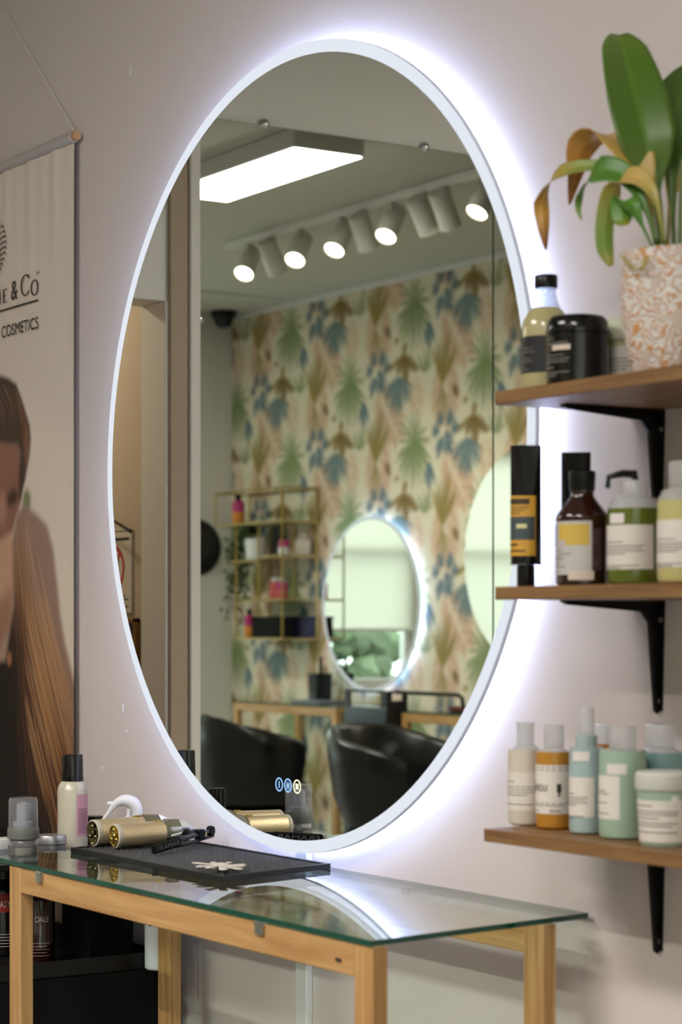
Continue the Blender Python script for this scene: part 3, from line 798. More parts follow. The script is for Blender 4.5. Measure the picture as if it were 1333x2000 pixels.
arc(lt, cC[0], cC[1], 0.0225, 0.0225, 48, 318, 0.0068, 0.002)
lt.prism([(cC[0] + .013, cC[1] + .018), (cC[0] + .0195, cC[1] + .021), (cC[0] + .0195, cC[1] + .010)], BYL, BYL - .0002, 1)
lt.prism([(cC[0] + .012, cC[1] - .019), (cC[0] + .020, cC[1] - .010), (cC[0] + .0185, cC[1] - .017)], BYL, BYL - .0002, 1)
arc(lt, cO[0], cO[1] - .004, 0.0165, 0.0165, 0, 360, 0.0058, 0.002)
put_text(lt, '&', 0.034, 0.042, lambda a, b_: (cA[0] - .017 + a, BYL, cA[1] - .021 + b_))
def serif_stem(x, z0, z1, w): lt.box(x - w / 2, x + w / 2, BYL - .0002, BYL, z0, z1); lt.box(x - w, x + w, BYL - .0002, BYL, z0, z0 + .0012); lt.box(x - w, x + w, BYL - .0002, BYL, z1 - .0012, z1)
ez0, ez1 = cE[1] - .0155, cE[1] + .0155
serif_stem(cE[0] - .007, ez0, ez1, .0055)
for zz in (ez0, cE[1] - .0006, ez1 - .0015): lt.box(cE[0] - .007, cE[0] + (.011 if abs(zz - cE[1]) > .005 else .007), BYL - .0002, BYL, zz, zz + .0015)
lt.box(cE[0] + .0098, cE[0] + .011, BYL - .0002, BYL, ez0, ez0 + .006); lt.box(cE[0] + .0098, cE[0] + .011, BYL - .0002, BYL, ez1 - .006, ez1)
for hx in (cE[0] - .028, cE[0] - .055): serif_stem(hx, ez0, ez1, .0055)
lt.box(cE[0] - .055, cE[0] - .028, BYL - .0002, BYL, cE[1] - .0008, cE[1] + .0008)
tmx = (-4.3688,2.0143)
put_text(lt, 'TM', 0.014, 0.007, lambda a, b_: (tmx[0] - .009 + a, BYL, tmx[1] - .004 + b_))
u1 = (-4.3661,1.9546)
lt.box(-4.652, u1[0], BYL - .0002, BYL, u1[1] - .0018, u1[1] + .0018)
put_text(lt, 'COSMETICS', 0.196, 0.026, lambda a, b_: (-4.5628 + a, BYL, 1.8926 + b_))
tips = [(-4.5741,2.1524),(-4.5543,2.1389),(-4.5459,2.1261),(-4.5416,2.1139),(-4.5388,2.1019),(-4.5402,2.0894),(-4.5430,2.0771),(-4.5501,2.0642),(-4.5585,2.0538),(-4.5684,2.0447)]
for i, (tx, tz) in enumerate(tips):
    sx, sz = -4.635, 1.998 + 0.010 * (9 - i)
    for sg_ in (1, -1):
        P = []
        ex = sx + sg_ * (tx - sx)
        for s in np.linspace(0, 1, 10): P.append((sx + (ex - sx) * s ** 1.2, sz + (tz + .008 - sz) * math.sin(s * PI / 2)))
        P += [(ex + sg_ * .002, tz + .006), (ex + sg_ * .0035, tz)]
        ribbon(lt, P, [.0045] * 5 + [.004, .0035, .003, .0028, .0026, .0024, .003])
lt.build('lettering', 'dark_print', ban, smooth=None)

# ---------------------------------------------------------------- things on the glass table
ZG = 0.824
mx = [(-3.6446,-0.2868), (-3.0988,-0.2784), (-3.1616,-0.02594)]
mx.append((mx[0][0] + mx[2][0] - mx[1][0], mx[0][1] + mx[2][1] - mx[1][1]))
rm = thing('rubber_mat', 'black rubber studded mat on the glass table', 'mat', (0, 0, ZG))
mat('rubber', '0c0c0d', 0.55)
MB().prism(mx, 0.0005, 0.007, 2).build('base', 'rubber', rm, smooth=None)
rim = MB(); cx_, cy_ = sum(p[0] for p in mx) / 4, sum(p[1] for p in mx) / 4
inn = [(cx_ + (p[0] - cx_) * .972, cy_ + (p[1] - cy_) * .945) for p in mx]
for i in range(4):
    j = (i + 1) % 4; rim.prism([mx[i], mx[j], inn[j], inn[i]], 0.007, 0.010, 2)
rim.build('raised_rim', 'rubber', rm, smooth=None)
nb = MB(); NX, NY = 66, 30
for i in range(NX):
    for j in range(NY):
        a, b_ = (i + .5 + .5 * (j % 2)) / (NX + .5), (j + .5) / NY
        px = inn[0][0] + (inn[1][0] - inn[0][0]) * a + (inn[3][0] - inn[0][0]) * b_; py_ = inn[0][1] + (inn[1][1] - inn[0][1]) * a + (inn[3][1] - inn[0][1]) * b_
        r_ = .0026
        nb.add([(px - r_, py_, .007), (px, py_ - r_, .007), (px + r_, py_, .007), (px, py_ + r_, .007), (px, py_, .0098)], [(0, 1, 4), (1, 2, 4), (2, 3, 4), (3, 0, 4)])
nb.build('studs', mat('rubber_stud', '131314', 0.4), rm, smooth=None, kind='stuff')

mat('clipper_gold', 'dcc79e', 0.36, 0.55, bump=(700, 0.5, 0.0012))
mat('gold_shine', 'e8c868', 0.14, 1.0); mat('pewter_gold', '8d8459', 0.16, 1.0)
mat('clipper_chrome', 'dcd6c6', 0.2, 1.0); mat('cream_ring', 'd8d0bd', 0.4)
def clipper(label, loc, rz, tilt, r, L, cap):
    t = thing('hair_clipper', label, 'clipper', loc, rz, 'gold hair clippers on the mat')
    t.rotation_euler = (tilt, 0, rz)
    A_ = Matrix.Rotation(R(-90), 4, 'X')                      # lathe z -> +y
    MB().lathe([(r * .97, 0.009), (r, .012), (r, L * .5), (r * .97, L * .56)], 40, A_).build('barrel', 'clipper_gold', t)
    MB().lathe([(r * .90, 0.0), (r * 1.0, .001), (r * 1.01, .008), (r * .98, .0095)], 40, A_, False, False).build('end_ring', 'cream_ring', t)
    e = MB().lathe([(r * .74, 0.0018), (r * .80, 0.0002), (r * .91, -.0005), (r * .91, .002)], 40, A_).build('end_cap', cap, t)
    k = MB()
    for q in range(3):
        a = 2 * PI * q / 3 + .5; k.lathe([(.0042, -.0008), (.003, -.003), (.001, -.0035)], 12, A_ @ Matrix.Translation((math.cos(a) * r * .52, math.sin(a) * r * .52, 0)))
    k.lathe([(.006, -.0008), (.005, -.0022), (.002, -.003)], 14, A_)
    k.build('cap_screws', cap, e)
    # faceted chrome head narrowing to the blade
    sec = [(L * .56, r * .99, r * .97, 0), (L * .61, r * 1.08, r * 1.10, .002), (L * .73, r * 1.12, r * 1.02, .003), (L * .85, r * 1.02, r * .66, .003), (L * .93, r * .92, r * .30, .001)]
    vs = []; fs = []; n = 8
    for y_, a, b_, dz_ in sec:
        for i in range(n):
            th = 2 * PI * (i + .5) / n; vs.append((a * math.cos(th), y_, b_ * math.sin(th) + dz_))
    for j in range(len(sec) - 1):
        for i in range(n): q = (i + 1) % n; fs.append((j * n + i, j * n + q, (j + 1) * n + q, (j + 1) * n + i))
    fs.append(tuple(range(n - 1, -1, -1))); fs.append(tuple(range((len(sec) - 1) * n, len(sec) * n)))
    MB().add(vs, fs).build('head', 'clipper_chrome', t, smooth=None)
    bl = MB().box(-r * .95, r * .95, L * .90, L * .985, -.004, .003, .001)
    for i in range(15): bl.box(-r * .93 + i * r * .128, -r * .93 + i * r * .128 + .002, L * .98, L * 1.02, -.0035, -.001)
    bl.build('blade', 'black_gloss', t)
    MB().tube([(r * .9, L * .74, .004), (r * 1.25, L * .70, .0), (r * 1.28, L * .58, -.004)], .0028, 8).build('taper_lever', 'chrome', t)
    MB().box(-.006, .006, L * .47, L * .55, r * .96, r * 1.08, .002).build('switch', 'gold_shine', t)
    return t
pA = (-3.6416,-0.2433,0.8585); pB = (-3.5864,-0.2268,0.8565)
clipper('gold barrelled hair clipper with a dull bronze end cap, behind on the mat', pA, R(2), R(1.0), 0.0245, 0.185, 'pewter_gold')
clipper('gold barrelled hair clipper with a shiny gold end cap, in front on the mat', pB, R(-2), R(1.0), 0.0222, 0.175, 'gold_shine')
# black sectioning clip with white lettering
p0 = Vector((-3.4784,-0.2199,0.843)) + Vector((.031, 0, 0)); p1 = Vector((-3.5932,-0.02836,0.856)) + Vector((.031, 0, 0))
hc = thing('hair_clip', 'black alligator hair clip leaning on the front clipper', 'clip', tuple(p0))
d = (p1 - p0); Lc = d.length; ang = math.atan2(d.y, d.x); M0 = Matrix.Rotation(ang, 4, 'Z') @ Matrix.Rotation(-math.asin(d.z / Lc), 4, 'Y')
MB().box(0, Lc * .42, -.005, .005, -.008, .009, .003, M0).build('grip', 'black_matte', hc)
MB().box(Lc * .36, Lc * .95, -.004, .004, .000, .008, .002, M0).build('upper_jaw', 'black_plastic', hc)
MB().box(Lc * .36, Lc * .97, -.004, .004, -.009, -.003, .002, M0).build('lower_jaw', 'black_plastic', hc)
MB().box(Lc * .70, Lc * .80, -.006, .006, -.008, .012, .002, M0).lathe([(.009, -.005), (.010, 0), (.009, .005)], 16, M0 @ Matrix.Translation((Lc * .93, 0, .004)) @ Matrix.Rotation(R(90), 4, 'X')).build('hinge', 'black_matte', hc)
MB().lathe([(.002, 0), (.002, .001)], 10, M0 @ Matrix.Translation((Lc * .80, -.006, .004)) @ Matrix.Rotation(R(90), 4, 'X')).build('rivet', 'gold_shine', hc)
tx = MB(); put_text(tx, 'FRAMAR', Lc * .36, .008, lambda a, b_: tuple(M0 @ Vector((Lc * .03 + a, -.0053, -.003 + b_)))); tx.build('lettering', mat('clip_print', '858585', 0.6), hc, smooth=None)
# small white flower clip
fc = Vector((-3.1720,-0.2367,0.8365))
fl = thing('flower_clip', 'small white flower-shaped clip lying near the front of the mat', 'clip', tuple(fc))
mat('white_resin', 'e3dad0', 0.5)
for i, (a, l_, w_) in enumerate(((5, .034, .0040), (40, .024, .0045), (85, .026, .0040), (130, .026, .0040), (165, .034, .0038), (200, .036, .0036), (250, .024, .0045), (300, .026, .0045), (335, .032, .0050))):
    MB().lathe([(.001, 0), (w_ * .6, l_ * .15), (w_ * .8, l_ * .7), (w_ * .9, l_ * .88), (w_ * .5, l_), (.001, l_ * 1.02)], 10, Matrix.Translation((0, 0, .004 + .001 * (i % 2))) @ Matrix.Rotation(R(a), 4, 'Z') @ Matrix.Rotation(R(90), 4, 'Y'), sq=(2, .45, 1)).build('petal', 'white_resin', fl)
MB().lathe([(.008, 0), (.009, .004), (.005, .008), (.001, .009)], 14).build('centre', 'white_resin', fl)
fl.scale = (1.75, 1.75, 1.2)

def bottle(name, label, cat, x, y, z, group=None, rz=0.0):
    return thing(name, label, cat, (x, y, z), rz, group)
def lines(mb, r, p0, p1, rows, h=.0013):
    for z, f in rows: mb.patch(r, p0, p0 + (p1 - p0) * f, z, z + h, 10, .0007)
# foam pump with clear overcap
TZ = 0.80        # top tier of the black trolley left of the table
fx = (-3.732, -0.342)
fb = bottle('foam_pump', 'small clear foam pump bottle with grey collar and frosted overcap', 'bottle', fx[0], fx[1], TZ + .0003, 'styling products on the trolley beside the glass table')
mat('grey_collar', '6e706c', 0.4); mat('smoke_label', '5d5d5c', 0.5)
MB().lathe([(.022, 0), (.0255, .003), (.0262, .008), (.0262, .036), (.024, .040)], 36).build('body', 'clear_plastic', fb)
MB().patch(.0263, -170, 40, .013, .030, 40).build('wrap_label', 'smoke_label', fb)
pr = MB()
for k in range(5): pr.patch(.0264, -55, 20 - 8 * (k % 3), .0155 + .0027 * k, .0164 + .0027 * k, 12, .0006)
pr.build('print', 'pale_print', fb, smooth=None)
MB().lathe([(.0275, .042), (.0282, .044), (.0282, .058), (.0268, .062), (.025, .062)], 36).build('collar', 'grey_collar', fb)
MB().lathe([(.0255, .061), (.0262, .066), (.0258, .105), (.0240, .111), (.012, .1125)], 36, cap0=False).build('overcap', 'clear_plastic', fb)
MB().lathe([(.018, .062), (.018, .070), (.012, .072), (.0115, .100), (.004, .103)], 24).build('pump_head', mat('pump_grey', 'a9abaf', 0.4), fb)
fb.scale = (1.05, 1.05, 1.1)
# screw tin
tx_ = (-3.8300,-0.24,0.84)
tn = bottle('screw_tin', 'round aluminium screw-lid tin between the foam pump and the mousse bottle', 'tin', tx_[0], tx_[1], TZ + .0003, 'styling products on the trolley beside the glass table')
mat('brushed_alu', 'b4b4b6', 0.35, 0.9)
MB().lathe([(.029, 0), (.0295, .002), (.0295, .021)], 40).build('base', 'brushed_alu', tn)
MB().lathe([(.0308, .0215), (.0312, .0225), (.0312, .025), (.0303, .026), (.0303, .0375), (.029, .0395), (.010, .040)], 40).build('lid', 'brushed_alu', tn)
# mousse bottle
mx_ = (-3.887, -0.166)
ms = bottle('mousse_bottle', 'pearl white mousse bottle with tall black cap and pink label', 'bottle', mx_[0], mx_[1], TZ + .0003, 'styling products on the trolley beside the glass table')
mat('pearl', 'd3cdb9', 0.35, 0.15); mat('pink_label', 'd6a0ad', 0.55); mat('navy_print', '2c2b55', 0.6)
RM = .0297
MB().lathe([(RM - .002, 0), (RM, .002), (RM, .117), (RM - .0015, .126), (RM - .006, .133), (.0212, .1365)], 48).build('body', 'pearl', ms)
MB().lathe([(.0216, .137), (.0216, .146), (.0212, .1465), (.0204, .185), (.0196, .189), (.010, .190)], 48).build('cap', 'black_gloss', ms)
MB().patch(RM, -10, 68, .030, .112, 24).patch(RM, -160, -103, .003, .095, 20).build('label', 'pink_label', ms)
pr = MB()
for k in range(17): pr.patch(RM, -4, 40 + 7 * (k % 3), .036 + .0029 * k, .0371 + .0029 * k, 12, .0007)
pr.build('small_print', mat('plum_print', '7a4a5a', 0.7), ms, smooth=None)
pr = MB()
for k in range(9): pr.patch(RM, -128 + 3 * (k % 2), -106 - 4 * (k % 3), .050 + .003 * k, .0520 + .003 * k, 8, .0007)
for k in range(6): pr.patch(RM, -122, -112, .006 + .004 * k, .0085 + .004 * k, 6, .0007)
pr.build('vertical_print', 'navy_print', ms, smooth=None)
# white jar at the very left, with dark stick
jx = (-3.7716,-0.3682,0.842)
jr = bottle('square_jar', 'squat white tub with grey label beside the foam pump', 'jar', jx[0], jx[1], TZ + .0003, 'styling products on the trolley beside the glass table')
MB().lathe([(.017, 0), (.0185, .002), (.0185, .030), (.019, .031), (.019, .043), (.017, .045)], 32, sq=(6, 1, 1)).build('body', 'white_plastic', jr)
MB().box(.0186, .0190, -.012, .012, .006, .026).build('label', mat('slate_label', '8b8f98', 0.6), jr, smooth=None)

# ---------------------------------------------------------------- top shelf
GS = 'hair products on the wooden shelves'
mat('oil_fill', 'b7ab7b', 0.2, coat=0.4); mat('ink_label', '17161a', 0.45)
clear_mat('clear_glass', (0.80, 0.84, 0.88), 1.5, body=('b9c4d0', 0.22))
px = (-2.3547,-0.19,1.6107)
b = bottle('serum_bottle', 'clear bottle of pale yellow liquid with black cap and black label on top shelf', 'bottle', px[0], px[1], ZT + .0003, GS)
rb = .0335
MB().lathe([(rb - .003, 0), (rb, .003), (rb, .085), (rb - .003, .097), (rb - .009, .108), (.0195, .1125)], 40).build('liquid_body', 'oil_fill', b)
MB().lathe([(.0200, .1128), (.0165, .122), (.0145, .128), (.0150, .130), (.0140, .132), (.0140, .139)], 36).build('neck', 'clear_glass', b)
MB().lathe([(.0155, .1395), (.0162, .141), (.0162, .156), (.0148, .158)], 36).build('cap', 'black_plastic', b)
MB().patch(rb, -150, -38, .022, .072, 24).build('label', 'ink_label', b)
pr = MB(); lines(pr, rb, -140, -55, [(.062, .35), (.055, .8), (.050, .9), (.046, .5), (.041, .75), (.037, .8), (.030, .5), (.026, .7)]); pr.build('print', 'grey_print', b, smooth=None)
px = (-2.2736,-0.2,1.6018)
b = bottle('black_tub', 'wide black lidded tub with white lettering on top shelf', 'tub', px[0], px[1], ZT + .0003, GS)
rb = .0415
MB().lathe([(rb - .002, 0), (rb, .002), (rb, .066), (rb - .001, .067)], 44).build('body', 'black_gloss', b)
MB().lathe([(rb + .0004, .0675), (rb + .0008, .069), (rb - .001, .083), (rb - .006, .090), (rb - .014, .0918), (.01, .092)], 44).build('lid', 'black_gloss', b)
pr = MB(); lines(pr, rb, -125, -50, [(.058, .5), (.052, .9), (.036, .8), (.031, .95), (.027, .9), (.020, .5), (.013, .95), (.009, .6)], .0016); pr.build('print', 'grey_print', b, smooth=None)
MB().patch(rb, -92, -52, .043, .050, 10, .0008).build('price_sticker', mat('sticker', 'd8c8b8', 0.7), b)
px = (-2.2722,-0.115,1.6072)
b = bottle('cream_tub', 'cream tub with pale green lid between the black tub and the plant pot', 'tub', px[0], px[1], ZT + .0003, GS)
rb = .032
mat('cream_plastic', 'd6cbb8', 0.45); mat('sage_plastic', 'c5c8aa', 0.4, noise=None)
MB().lathe([(rb - .004, 0), (rb - .002, .003), (rb, .062)], 36).build('body', mat('sage_fill', 'b7b489', 0.4), b)
MB().lathe([(rb + .002, .0625), (rb + .003, .064), (rb + .003, .088), (rb, .093), (.01, .094)], 36).build('lid', 'sage_plastic', b)
MB().patch(rb - .0018, -150, 10, .004, .054, 24, r1=rb - .0002, th=.0006).build('label', 'label_paper', b)
pr = MB(); lines(pr, rb - .0006, -140, 0, [(.046, .6), (.037, .9), (.032, .9), (.027, .9), (.022, .7), (.010, .5)]); pr.build('print', 'grey_print', b, smooth=None)

# potted peace lily
def pot_mat():
    m = mat('pot_glaze', 'e4dbd3', 0.55); nt = m.node_tree; bs = nt.nodes['Principled BSDF']
    tc = nt.nodes.new('ShaderNodeTexCoord'); mp = nt.nodes.new('ShaderNodeMapping'); mp.inputs['Scale'].default_value = (1, 1, 1)
    vo = nt.nodes.new('ShaderNodeTexVoronoi'); vo.inputs['Scale'].default_value = 13
    mu = nt.nodes.new('ShaderNodeMath'); mu.operation = 'MULTIPLY'; mu.inputs[1].default_value = 44
    sn = nt.nodes.new('ShaderNodeMath'); sn.operation = 'SINE'
    rp = nt.nodes.new('ShaderNodeValToRGB'); rp.color_ramp.elements[0].position = .45; rp.color_ramp.elements[1].position = .9
    rp.color_ramp.elements[0].color = lin('ded5cd') + (1,); rp.color_ramp.elements[1].color = lin('cf9258') + (1,)
    nz = nt.nodes.new('ShaderNodeTexNoise'); nz.inputs['Scale'].default_value = 30
    mx2 = nt.nodes.new('ShaderNodeMixRGB'); mx2.inputs[0].default_value = 0.12
    bp = nt.nodes.new('ShaderNodeBump'); bp.inputs['Strength'].default_value = .5; bp.inputs['Distance'].default_value = .002
    nt.links.new(tc.outputs['Object'], mx2.inputs[1]); nt.links.new(tc.outputs['Object'], nz.inputs['Vector']); nt.links.new(nz.outputs['Color'], mx2.inputs[2])
    nt.links.new(mx2.outputs[0], vo.inputs['Vector']); nt.links.new(vo.outputs['Distance'], mu.inputs[0]); nt.links.new(mu.outputs[0], sn.inputs[0]); nt.links.new(sn.outputs[0], rp.inputs[0])
    nt.links.new(rp.outputs[0], bs.inputs['Base Color']); nt.links.new(sn.outputs[0], bp.inputs['Height']); nt.links.new(bp.outputs[0], bs.inputs['Normal'])
pot_mat()
PX = (-2.1319,-0.16,1.5900)
pl = thing('potted_plant', 'peace lily with yellowing drooping leaves in an orange and white patterned pot', 'plant', (PX[0], PX[1], ZT + .0003))
MB().lathe([(.036, 0), (.044, .005), (.052, .03), (.0580, .07), (.060, .150), (.0605, .160), (.057, .1605), (.056, .150)], 48, Matrix.Rotation(R(20), 4, 'Z'), cap1=False, sq=(3.4, .96, .96)).build('pot', 'pot_glaze', pl)
MB().lathe([(.001, .145), (.055, .143)], 32, sq=(3.4, .96, .96)).build('soil', mat('soil', '3a2c20', 0.95), pl)
lm_ = vcol_mat('leaf_colour', 0.38, spec=0.5)
def leaf(pts, widths, cols, side, fold=.15, name='leaf'):
    """midrib points (local), half widths, colours along, side vector"""
    P = [Vector(p) - Vector((PX[0], PX[1], ZT)) for p in pts]; n = len(P); N = 22; M_ = 6
    def cr(arr, t):
        f = t * (n - 1); i = min(int(f), n - 2); u = f - i
        p0, p1, p2, p3 = arr[max(i - 1, 0)], arr[i], arr[i + 1], arr[min(i + 2, n - 1)]
        return 0.5 * ((2 * p1) + (p2 - p0) * u + (2 * p0 - 5 * p1 + 4 * p2 - p3) * u * u + (3 * p1 - p0 - 3 * p2 + p3) * u ** 3)
    Cn = [np_lin(c) for c in cols]; vs = []; cl = []
    sd = Vector(side).normalized()
    for i in range(N + 1):
        t = i / N; p = cr(P, t); d = (cr(P, min(1, t + .02)) - cr(P, max(0, t - .02))).normalized()
        s_ = (sd - d * sd.dot(d)).normalized(); nn = s_.cross(d)
        w = max(.0012, np.interp(t, np.linspace(0, 1, len(widths)), widths)); c = np.array([np.interp(t, np.linspace(0, 1, len(Cn)), [q[k] for q in Cn]) for k in range(3)])
        for j in range(-M_, M_ + 1):
            a = j / M_; wav = .06 * w * math.sin(9 * t + 3 * (j > 0)) * abs(a)
            vs.append(tuple(p + s_ * (a * w) + nn * (abs(a) * w * fold * 2 + wav)))
            cl.append(c * (1.25 if j == 0 else (0.92 if abs(j) % 2 else 1.0)))
    K = 2 * M_ + 1
    fs = [(i * K + j, i * K + j + 1, (i + 1) * K + j + 1, (i + 1) * K + j) for i in range(N) for j in range(K - 1)]
    me = bpy.data.meshes.new(name); me.from_pydata(vs, [], fs); me.update()
    at = me.color_attributes.new('Col', 'FLOAT_COLOR', 'POINT')
    at.data.foreach_set('color', np.concatenate([np.array(cl), np.ones((len(cl), 1))], 1).astype(np.float32).ravel())
    me.polygons.foreach_set('use_smooth', [True] * len(fs)); me.materials.append(lm_)
    o = link(name, me, pl); md = o.modifiers.new('thick', 'SOLIDIFY'); md.thickness = .0006
    return o
SV = (0.541, 0.841, 0)         # across the view
GR = ['3f6320', '4a7526', '567f2c']; YL = ['8a8a3a', 'c9a350', 'b98a3c', '8a5a24']
leaf([(-2.1652,-0.15,1.7412),(-2.1703,-0.15,1.7821),(-2.1689,-0.16,1.8410),(-2.1704,-0.17,1.8802),(-2.1929,-0.17,1.9448),(-2.2232,-0.16,1.9999),(-2.2477,-0.15,2.0354)], [.002, .003, .006, .026, .038, .040, .036, .030, .012], ['6a7f30', '5f7d26', '567520', '4c6c1c', '52721e', '64802c'], SV, .12)
leaf([(-2.1486,-0.14,1.7397),(-2.1629,-0.13,1.7964),(-2.1773,-0.12,1.8672),(-2.1867,-0.1,1.9392),(-2.1890,-0.08,1.9900)], [.002, .003, .008, .030, .030, .006], ['62782c', '4a681c', '405d18', '46641a'], SV, .12)
leaf([(-2.1618,-0.16,1.7397),(-2.1674,-0.17,1.7996),(-2.1811,-0.18,1.8609),(-2.2157,-0.19,1.8896),(-2.2618,-0.2,1.8834),(-2.2779,-0.2,1.8487),(-2.2910,-0.2,1.8097)], [.002, .005, .022, .034, .030, .018, .009, .001], ['7d8a40', 'b9a04a', 'd0a95a', 'c9964a', 'b5782c', '8a5a24'], SV, .12)
leaf([(-2.1348,-0.18,1.7339),(-2.1512,-0.19,1.7916),(-2.1831,-0.2,1.8356),(-2.2433,-0.215,1.8512),(-2.2903,-0.225,1.8446),(-2.3179,-0.225,1.8149),(-2.3157,-0.225,1.7835),(-2.3165,-0.22,1.7511)], [.0015, .002, .005, .008, .012, .013, .011, .008, .001], ['5c7a30', '5c7a30', '6f8a34', '7f8f38', 'b59a46', 'c9973f', 'b5812f', '7a4a22'], (0.3, 0.5, 0.8), .1)
leaf([(-2.1253,-0.19,1.7329),(-2.1356,-0.2,1.7781),(-2.1611,-0.21,1.8241),(-2.2056,-0.22,1.8373),(-2.2372,-0.22,1.8179),(-2.2478,-0.22,1.7973),(-2.2404,-0.22,1.7793)], [.0015, .003, .014, .022, .010, .004, .001], ['5c8030', '4f7d28', '4a7a24', '568530', '6a8f38', '7d8f3c'], (0.3, 0.5, 0.8), .1)
leaf([(-2.1096,-0.19,1.7293),(-2.1120,-0.205,1.7902),(-2.1409,-0.21,1.8206),(-2.1695,-0.22,1.8145),(-2.1840,-0.225,1.7767),(-2.1871,-0.225,1.7373),(-2.1798,-0.22,1.7102)], [.002, .004, .012, .016, .014, .012, .011, .003], ['7d8f40', 'a89a4c', 'c9a860', 'b8a050', '8a9a3c', '6a8a2c', '9a8a30'], (0.4, 0.6, 0.6), .1)
leaf([(-2.1227,-0.2,1.7290),(-2.1310,-0.21,1.7567),(-2.1392,-0.22,1.7832),(-2.1534,-0.225,1.7883),(-2.1504,-0.225,1.7648),(-2.1434,-0.225,1.7572)], [.0015, .002, .012, .016, .012, .002], ['5a8030', '4f8028', '5a8a2c', '5a8a2c', 'a8902c'], SV, .1)
leaf([(-2.1730,-0.13,1.7441),(-2.1793,-0.12,1.8000),(-2.1825,-0.11,1.8355),(-2.1767,-0.1,1.8491),(-2.1616,-0.1,1.8128)], [.002, .003, .014, .016, .003], ['8a8f40', 'c0a048', 'd0a63c', 'b98a30'], SV, .1)
leaf([(-2.1219,-0.205,1.7271),(-2.1105,-0.225,1.7003),(-2.1225,-0.23,1.6982),(-2.1475,-0.23,1.7180)], [.002, .003, .003, .0015], ['a89a50', 'b5a060', 'a8a050'], SV, .05)
st = MB()
for a, b_, r_ in (((-2.1438,-0.16,1.7358), (-2.1618,-0.16,1.8397), .003), ((-2.1373,-0.15,1.7358), (-2.1659,-0.13,1.8438), .003), ((-2.1162,-0.16,1.7318), (-2.1235,-0.15,1.8408), .0025)):
    o_ = Vector((PX[0], PX[1], ZT)); st.tube([tuple(Vector(a) - o_ - Vector((0, 0, .02))), tuple((Vector(a) + Vector(b_)) / 2 - o_), tuple(Vector(b_) - o_)], [r_ * 1.2, r_, r_ * .8], 8)
st.build('stems', mat('stem_green', '5a7034', 0.5), pl)

# ---------------------------------------------------------------- middle shelf
def tube_shape(name, label, x, y, z, h, w, rz, lab=True):
    t = bottle(name, label, 'tube', x, y, z, GS, rz)
    n = 28; vs = []; fs = []; prof = [(.0, .022, .022), (.004, .026 * w / .042 * .8, .026 * w / .042 * .8), (.02, w / 2, w / 2 * .95), (h * .5, w / 2, w / 2 * .6), (h * .85, w / 2, w / 2 * .18), (h, w / 2, .0012)]
    for zz, a, b_ in prof:
        for i in range(n): th = 2 * PI * i / n; vs.append((a * math.cos(th), b_ * math.sin(th), .030 + zz))
    for j in range(len(prof) - 1):
        for i in range(n): k = (i + 1) % n; fs.append((j * n + i, j * n + k, (j + 1) * n + k, (j + 1) * n + i))
    fs += [tuple(range(n - 1, -1, -1)), tuple(range((len(prof) - 1) * n, len(prof) * n))]
    MB().add(vs, fs).build('body', 'black_gloss', t)
    MB().lathe([(.0118, 0), (.0125, .002), (.0125, .0285), (.011, .0298)], 24).build('cap', 'black_plastic', t)
    return t
pt = (-2.3863,-0.2,1.4014)
tu = tube_shape('styling_tube', 'black squeeze tube with a yellow label standing at the shelf end', pt[0], pt[1], ZM + .0003, .165, .0425, R(50))
def tube_surf(w, h, a, zz):      # point on the front of the tube (local), a in degrees
    b_ = np.interp(zz, [.02, h * .5, h * .85], [w / 2 * .95, w / 2 * .6, w / 2 * .18]); return (w / 2 * 1.012 * math.cos(R(a)), (b_ + .0006) * math.sin(R(a)), .030 + zz)
def tube_patch(mb, a0, a1, z0, z1, off=1.0):
    n = 12; m2 = 6; vs = []
    for i in range(n + 1):
        for j in range(m2 + 1):
            p = tube_surf(.0425, .165, a0 + (a1 - a0) * i / n, z0 + (z1 - z0) * j / m2); vs.append((p[0] * off, p[1] * off, p[2]))
    mb.add(vs, [(i * (m2 + 1) + j, (i + 1) * (m2 + 1) + j, (i + 1) * (m2 + 1) + j + 1, i * (m2 + 1) + j + 1) for i in range(n) for j in range(m2)])
lb = MB(); tube_patch(lb, 185, 310, .012, .095, 1.004); la = lb.build('label', mat('mustard', 'cf9a2e', 0.5), tu)
lb = MB(); tube_patch(lb, 188, 306, .034, .066, 1.012); lb.build('picture_print', mat('picture_slate', '3f4a4c', 0.6), la, smooth=None)
lb = MB(); tube_patch(lb, 235, 275, .050, .056, 1.018); lb.build('pale_print', mat('pale_yellow', 'd8cf9a', 0.6), la, smooth=None)
lb = MB(); tube_patch(lb, 190, 285, .083, .091, 1.012)
for k in range(3): tube_patch(lb, 190, 250 + 15 * k, .070 + .004 * k, .0715 + .004 * k, 1.012)
tube_patch(lb, 190, 240, .026, .029, 1.012); tube_patch(lb, 190, 270, .018, .020, 1.012)
lb.build('print', mat('brown_print', '3d2f17', 0.7), la, smooth=None)
pt = (-2.3944,-0.105,1.4043)
tube_shape('styling_tube', 'plain black squeeze tube standing behind the brown pump bottle', pt[0], pt[1], ZM + .0003, .16, .041, R(50))
px = (-2.2701,-0.195,1.3966)
b = bottle('brown_bottle', 'dark brown bottle with black top and a grey and yellow label', 'bottle', px[0], px[1], ZM + .0003, GS)
rb = .0352
mat('brown_pet', '2a0f0a', 0.12, coat=0.5)
MB().lathe([(rb - .003, 0), (rb, .003), (rb, .090), (rb - .001, .094), (.0175, .116), (.0155, .120), (.0155, .126)], 44).build('body', 'brown_pet', b)
MB().lathe([(.0165, .1265), (.0172, .128), (.0172, .139), (.0178, .140), (.0178, .1515), (.0165, .153), (.006, .1535)], 36).build('cap', 'black_plastic', b)
MB().patch(rb, -150, -18, .014, .085, 28).build('label', mat('grey_label', 'c2bdb8', 0.55), b)
